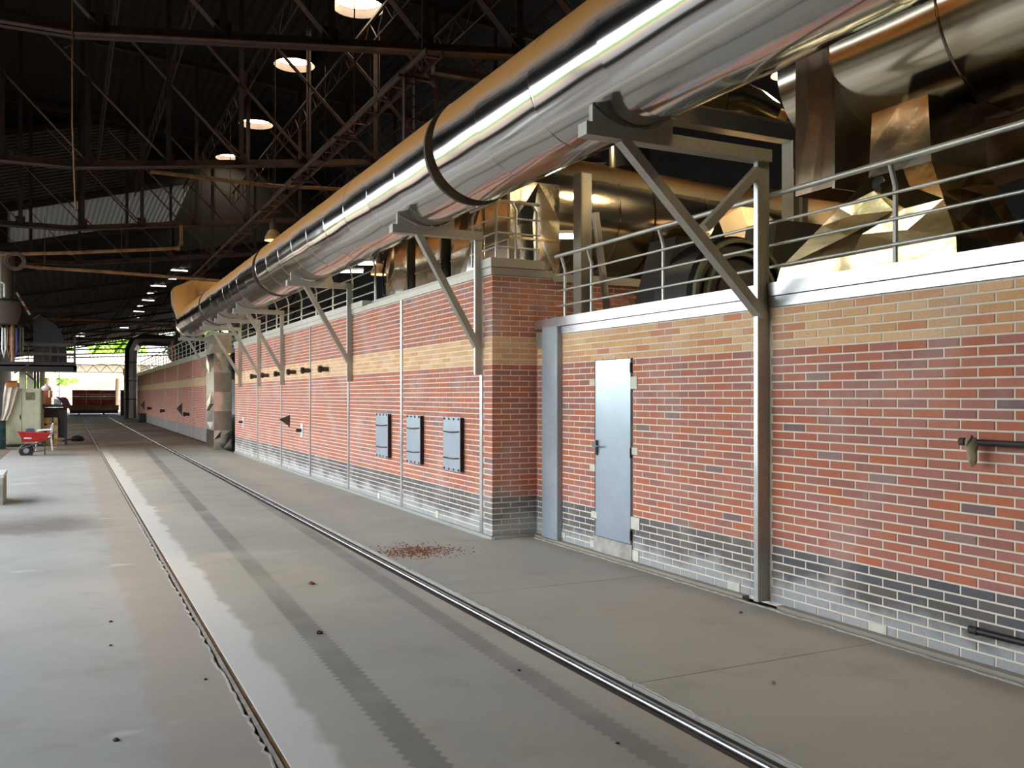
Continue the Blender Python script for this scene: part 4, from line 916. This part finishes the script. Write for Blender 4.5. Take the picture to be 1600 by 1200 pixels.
for x in (20, 44, 66, 78, 90, 116): pfb('post', x, 535, x + 1.2, 566, 'iron_brown', .05, .1)
pfb('post', 115, 528, 118.5, 568, 'iron_brown', .1, .2)
for y in (537, 552): pfb('rail', -60, y, 117, y + 1, 'iron_brown', .05, .1)
MB().bar(onY(22, 583, YP), onY(52, 566, YP), .06, .06).build('strut', 'dark_iron', pf); MB().bar(onY(40, 583, YP), onY(55, 595, YP), .06, .06).build('strut', 'dark_iron', pf)
hd = thing('dark_machine', 'big dark rounded machine hood on the platform', 'machine', tuple(onY(80, 566, YP + 1)))
poly = [onY(x, y, YP + 1.0) for x, y in ((52, 566), (52, 498), (62, 492), (88, 508), (98, 524), (104, 545), (105, 566))]; MB().prism(poly, (0, 1.6, 0)).build('hood', 'black_iron', hd); MB().bar(poly[2], poly[1], .06, .06).build('rim', 'iron_brown', hd); MB().box(poly[0].x + .1, poly[0].x + .6, YP + .95, YP + 1, poly[0].z, poly[0].z + .5).build('access_door', 'dark_iron', hd)
cy = thing('cyclone', 'grey dust cyclone with a rounded bottom at the left edge', 'cyclone', tuple(onY(2, 470, YP - 1)))
p1, p2, p3, p4 = onY(2, 395, YP - 1), onY(2, 469, YP - 1), onY(2, 490, YP - 1), onY(2, 506, YP - 1)
MB().tube([p1, p2], [.40, .40], 28).build('barrel', 'foil_grimy', cy, True); MB().tube([p2 - Vector((0, 0, .04)), p2.lerp(p3, .5), p3, p4], [.55, .60, .58, .48], 28).build('bowl', 'grey_sheet', cy, True); MB().tube([p2 + Vector((0, 0, .02)), p2 - Vector((0, 0, .06))], .56, 28).build('flange', 'black_iron', cy, True)
q1, q2 = onY(7, 444, YP - 1.45), onY(7, 464, YP - 1.45); MB().tube([onY(1, 440, YP - 1.45), q1, q2], .03, 8).build('handle', 'white_plate', cy, True)
q1, q2 = onY(20, 420, YP - .8), onY(20, 565, YP - .8); MB().tube([q1, q2], .06, 10).build('side_pipe', 'rust_pipe', cy, True)
tl = thing('striped_pole', 'red and white pole leaning on the platform', 'pole', tuple(onY(45, 490, YP - .5)))
pts = [onY(26, 457, YP - .5).lerp(onY(47, 492, YP - .5), f / 5) for f in range(6)]
for i in range(5): MB().tube([pts[i], pts[i + 1]], .035, 8).build('band', ('white_plate', 'cardboard')[i % 2], tl)
for k, (x, col) in enumerate(((6, 'white_plate'), (14, 'rust_pipe'), (24, 'blue_plastic'), (34, 'grey_sheet'))):
    o = thing('hanging_hose', ('white cable loop', 'brown hose loop', 'blue plastic sheet strip', 'grey hose loop')[k] + ' hanging under the cyclone', 'hose', tuple(onY(x, 540, YP - .6)), 'hoses under the cyclone')
    MB().tube([onY(x - 2, 512, YP - .6), onY(x - 2.6, 545, YP - .6), onY(x, 559, YP - .6), onY(x + 2.6, 545, YP - .6), onY(x + 2, 512, YP - .6)], .03 if k != 2 else .05, 8).build('loop', col, o, True); MB().tube([onY(x - 3, 512, YP - .6), onY(x - 3, 508, YP - .6)], .07, 8).build('clamp', 'dark_iron', o)
lk = thing('steel_locker', 'row of tan lockers under the platform behind the cabinet', 'locker', tuple(onY(42, 600, YP)))
for x0, x1 in ((30, 40), (42, 51), (62, 70)): p, q = onY(x0, 692, YP + .5), onY(x1, 580, YP + .5); d_ = MB().box(p.x, q.x, YP + .5, YP + 1, 0, q.z).build('locker_body', 'cream_paint', lk); MB().box(q.x - .06, q.x - .03, YP + .47, YP + .5, 1.2, 1.4).build('handle', 'dark_iron', d_)
# white-topped block at the left edge
p = onY(6, 790, 15.6)
bk = thing('concrete_plinth', 'pale concrete block just entering the left edge of the photo', 'block', (-1.5, 16, 0)); MB().box(-2.4, -.90, 15.7, 16.7, 0, .42).build('block', 'concrete_box', bk); MB().box(-2.42, -.89, 15.68, 16.72, .42, .47).build('cap', 'white_plate', bk)

# ================================================================== FAR END
kc = thing('kiln_car', 'low kiln car standing on the track at the far end', 'kiln car', (2.1, 88, 0))
MB().box(.1, 4.0, 87.8, 91, .15, .42).build('deck', 'black_iron', kc); MB().box(.05, 4.05, 87.6, 91, .42, .85).build('refractory_deck', 'car_refractory', kc)
for x in (.86, 2.84):
    for y in (88.3, 90.3): MB().lathe((x - .05, y, .16), [(.001, 0), (.16, 0), (.16, .1), (.001, .1)], 16, 'x').build('wheel', 'dark_iron', kc, True)
for k, (x0, x1) in enumerate(((.3, 1.43), (1.45, 2.6), (2.64, 3.8))):
    o = thing('brick_pack', ('left', 'middle', 'right')[k] + ' block of stacked red bricks on the kiln car', 'brick pack', ((x0 + x1) / 2, 88.6, .85), 'brick packs on the kiln car')
    for j in range(7):
        for i in range(8):
            w = (x1 - x0) / 8; MB().box(x0 + i * w + .004, x0 + (i + 1) * w - .004, 87.95 + .01 * ((i + j) % 2), 89.6, .85 + j * .195, .85 + (j + 1) * .195 - .006).build('brick', 'pack_brick', o)
fs_ = thing('far_shed', 'pale shed with corrugated fascia beyond the far end', 'building', (4, 122, 0))
mb = MB(); vs = []; n = 160
for i in range(n + 1):
    x = -16 + 36 * i / n; d = .08 * (1 if i % 2 else -1); vs += [(x, 122 + d, 6.9), (x, 122 + d, 5.7)]
MB().add(vs, [(2 * i, 2 * i + 1, 2 * i + 3, 2 * i + 2) for i in range(n)]).build('fascia', 'far_sheet', fs_)
MB().box(-16, 20, 122.3, 130, 6.85, 7.0).build('roof', 'far_sheet', fs_)
for z in (5.5, 4.55): MB().box(-16, 20, 122.2, 122.4, z, z + .12).build('chord', 'iron_brown', fs_)
for i in range(24): MB().bar((-16 + 1.5 * i, 122.3, 4.6), (-15.25 + 1.5 * i, 122.3, 5.5), .09, .09, (0, 1, 0)).build('web_bar', 'iron_brown', fs_); MB().bar((-15.25 + 1.5 * i, 122.3, 5.5), (-14.5 + 1.5 * i, 122.3, 4.6), .09, .09, (0, 1, 0)).build('web_bar', 'iron_brown', fs_)
MB().box(-16, 20, 124, 124.2, 3.9, 5.6).build('back_fascia', 'far_wall', fs_)
for x in (-12, -1.5, 9.5, 18): MB().box(x - .15, x + .15, 122.2, 122.5, 0, 6.8).build('column', 'far_wall', fs_)
bc = thing('gate_pillar', 'grey box cabinet right of the kiln car at the far end', 'cabinet', (4.3, 84, 0)); MB().box(4.05, 4.6, 84, 85, 0, 2.1).build('body', 'iron_brown', bc); MB().box(4.0, 4.65, 83.95, 85.05, 2.1, 2.2).build('top', 'far_sheet', bc)
gw = thing('white_column', 'white painted column behind the far foil pipe', 'column', (4.2, 79, 0)); MB().box(4.05, 4.45, 79, 79.5, 0, 3.4).build('shaft', 'far_wall', gw); MB().box(3.98, 4.52, 78.95, 79.55, 3.4, 3.9).build('capital', 'white_plate', gw)
# trees and a pale bank behind
struct(MB().prism([(-48, -60, 0), (-46, -60, 4.2), (-50, -60, 4.4), (-54, -60, 0)], (0, 230, 0)).build('ground_added_bank', 'leaf_dark'), 'unseen dark bank added along the side yard to cut reflected sky')  # unseen bank, added to narrow the strip of sky the pipe reflects
bank = struct(MB().prism([(-120, 165, 0), (-120, 185, 5), (-120, 190, 0)], (240, 0, 0)).build('ground_bank', 'yard'), 'sunlit earth bank behind the yard')
def tree(x, y, hgt, rad, mat, label, seed):
    rnd = random.Random(seed); o = thing('tree', label, 'tree', (x, y, 0), 'trees beyond the yard')
    MB().tube([(x, y, 0), (x + .2, y, hgt * .35), (x - .1, y, hgt * .7)], [.35, .25, .1], 8).build('trunk', 'bark', o, True)
    vs, fs = [], []
    blobs = [(Vector((x + rnd.uniform(-.6, .6) * rad, y + rnd.uniform(-.5, .5) * rad, hgt * rnd.uniform(.35, .95))), rad * rnd.uniform(.35, .6)) for _ in range(12)]
    for _ in range(2600):
        c, rr_ = rnd.choice(blobs); d = Vector((rnd.gauss(0, 1), rnd.gauss(0, 1), rnd.gauss(0, 1))).normalized(); p = c + d * rr_ * rnd.uniform(.75, 1.05)
        a = Vector((rnd.gauss(0, 1), rnd.gauss(0, 1), rnd.gauss(0, 1))).normalized() * .34; b_ = a.cross(d).normalized() * .22; k = len(vs)
        vs += [p - a, p + b_, p + a, p - b_]; fs.append((k, k + 1, k + 2, k + 3))
    cr_ = MB().add(vs, fs).build('crown', mat, o); cr_['kind'] = 'stuff'
tree(-3, 146, 12, 4.6, 'leaf_light', 'light green tree left in the far opening', 1); tree(7, 160, 15, 5, 'leaf_light', 'tall light green tree in the middle of the far opening', 2)
tree(17, 146, 15, 5, 'leaf_dark', 'darker green tree behind the far foil pipe', 3); tree(28, 160, 18, 5.4, 'leaf_light', 'light green tree at the right of the far opening', 4); tree(-15, 158, 13, 5, 'leaf_dark', 'dark green tree beyond the platform', 5); tree(39, 146, 19, 5, 'leaf_light', 'tree crown glimpsed above the far kiln railing', 6)
# power lines across the opening
for k in range(5):
    o = thing('wire', '%s wire from the top across the far opening' % ORD[k], 'wire', (0, 112, 7.5 + .8 * k), 'wires across the far opening'); MB().tube([(-20, 112 + k, 7.0 + .75 * (4 - k)), (5, 112 + k, 7.3 + .75 * (4 - k)), (40, 112 + k, 8.6 + .75 * (4 - k))], .03, 5).build('cable', 'black_rubber', o)

# ================================================================== LITTER ON THE FLOOR
ds = MB(); rnd = random.Random(9); vs = []; fs = []
for i in range(900):
    x, y = rnd.gauss(3.34, .22), rnd.gauss(9.08, .2) ; s_ = rnd.uniform(.004, .013)
    if x < 2.95: continue
    k = len(vs); vs += [(x - s_, y, 0.0005), (x + s_, y - s_, 0.0005), (x, y + s_ * 1.3, 0.0005), (x, y, s_)]; fs += [(k, k + 1, k + 3), (k + 1, k + 2, k + 3), (k + 2, k, k + 3)]
o = ds.add(vs, fs).build('brick_crumbs', 'brick_dust'); o['kind'] = 'stuff'; tag(o, 'scattered red brick crumbs on the floor by the rail', 'crumbs')
def stone(px, py, s, mat, label):
    rr_ = ray(px, py); k = -H / rr_.z; p = Vector((0, 0, H)) + rr_ * k; rnd = random.Random(int(px * 7 + py))
    prof = [(.001, 0), (s, 0.0), (s * 1.05, s * .4), (s * .6, s * .85), (.001, s * .9)]; mb = MB().lathe((p.x, p.y, 0), prof, 7)
    mb.v = [(a + rnd.uniform(-.2, .2) * s, b_ + rnd.uniform(-.3, .3) * s, max(0, c + rnd.uniform(-.12, .12) * s)) for a, b_, c in mb.v]
    tag(mb.build('pebble', mat), label, 'pebble', 'pebbles on the floor')
stone(499, 990, .022, 'pebble_dark', 'dark lump lying on the tyre track'); stone(1207, 1068, .016, 'pebble', 'pale pebble near the floor joint at lower right')
stone(487, 913, .026, 'brick_dust', 'flat reddish chip between the rails'); stone(181, 1157, .014, 'pebble_dark', 'small dark chip at lower left'); stone(321, 1062, .010, 'pebble_dark', 'dark speck left of the left rail')
stone(173, 1009, .010, 'pebble_dark', 'dark speck on the left floor'); stone(173, 972, .012, 'pebble_dark', 'farther dark speck on the left floor'); stone(1157, 958, .014, 'pebble_dark', 'brown chip in front of the tall bracket post')
stone(811, 1048, .010, 'pebble_dark', 'tiny dark stone between the rails'); stone(965, 1162, .009, 'pebble_dark', 'tiny dark stone near the right rail')
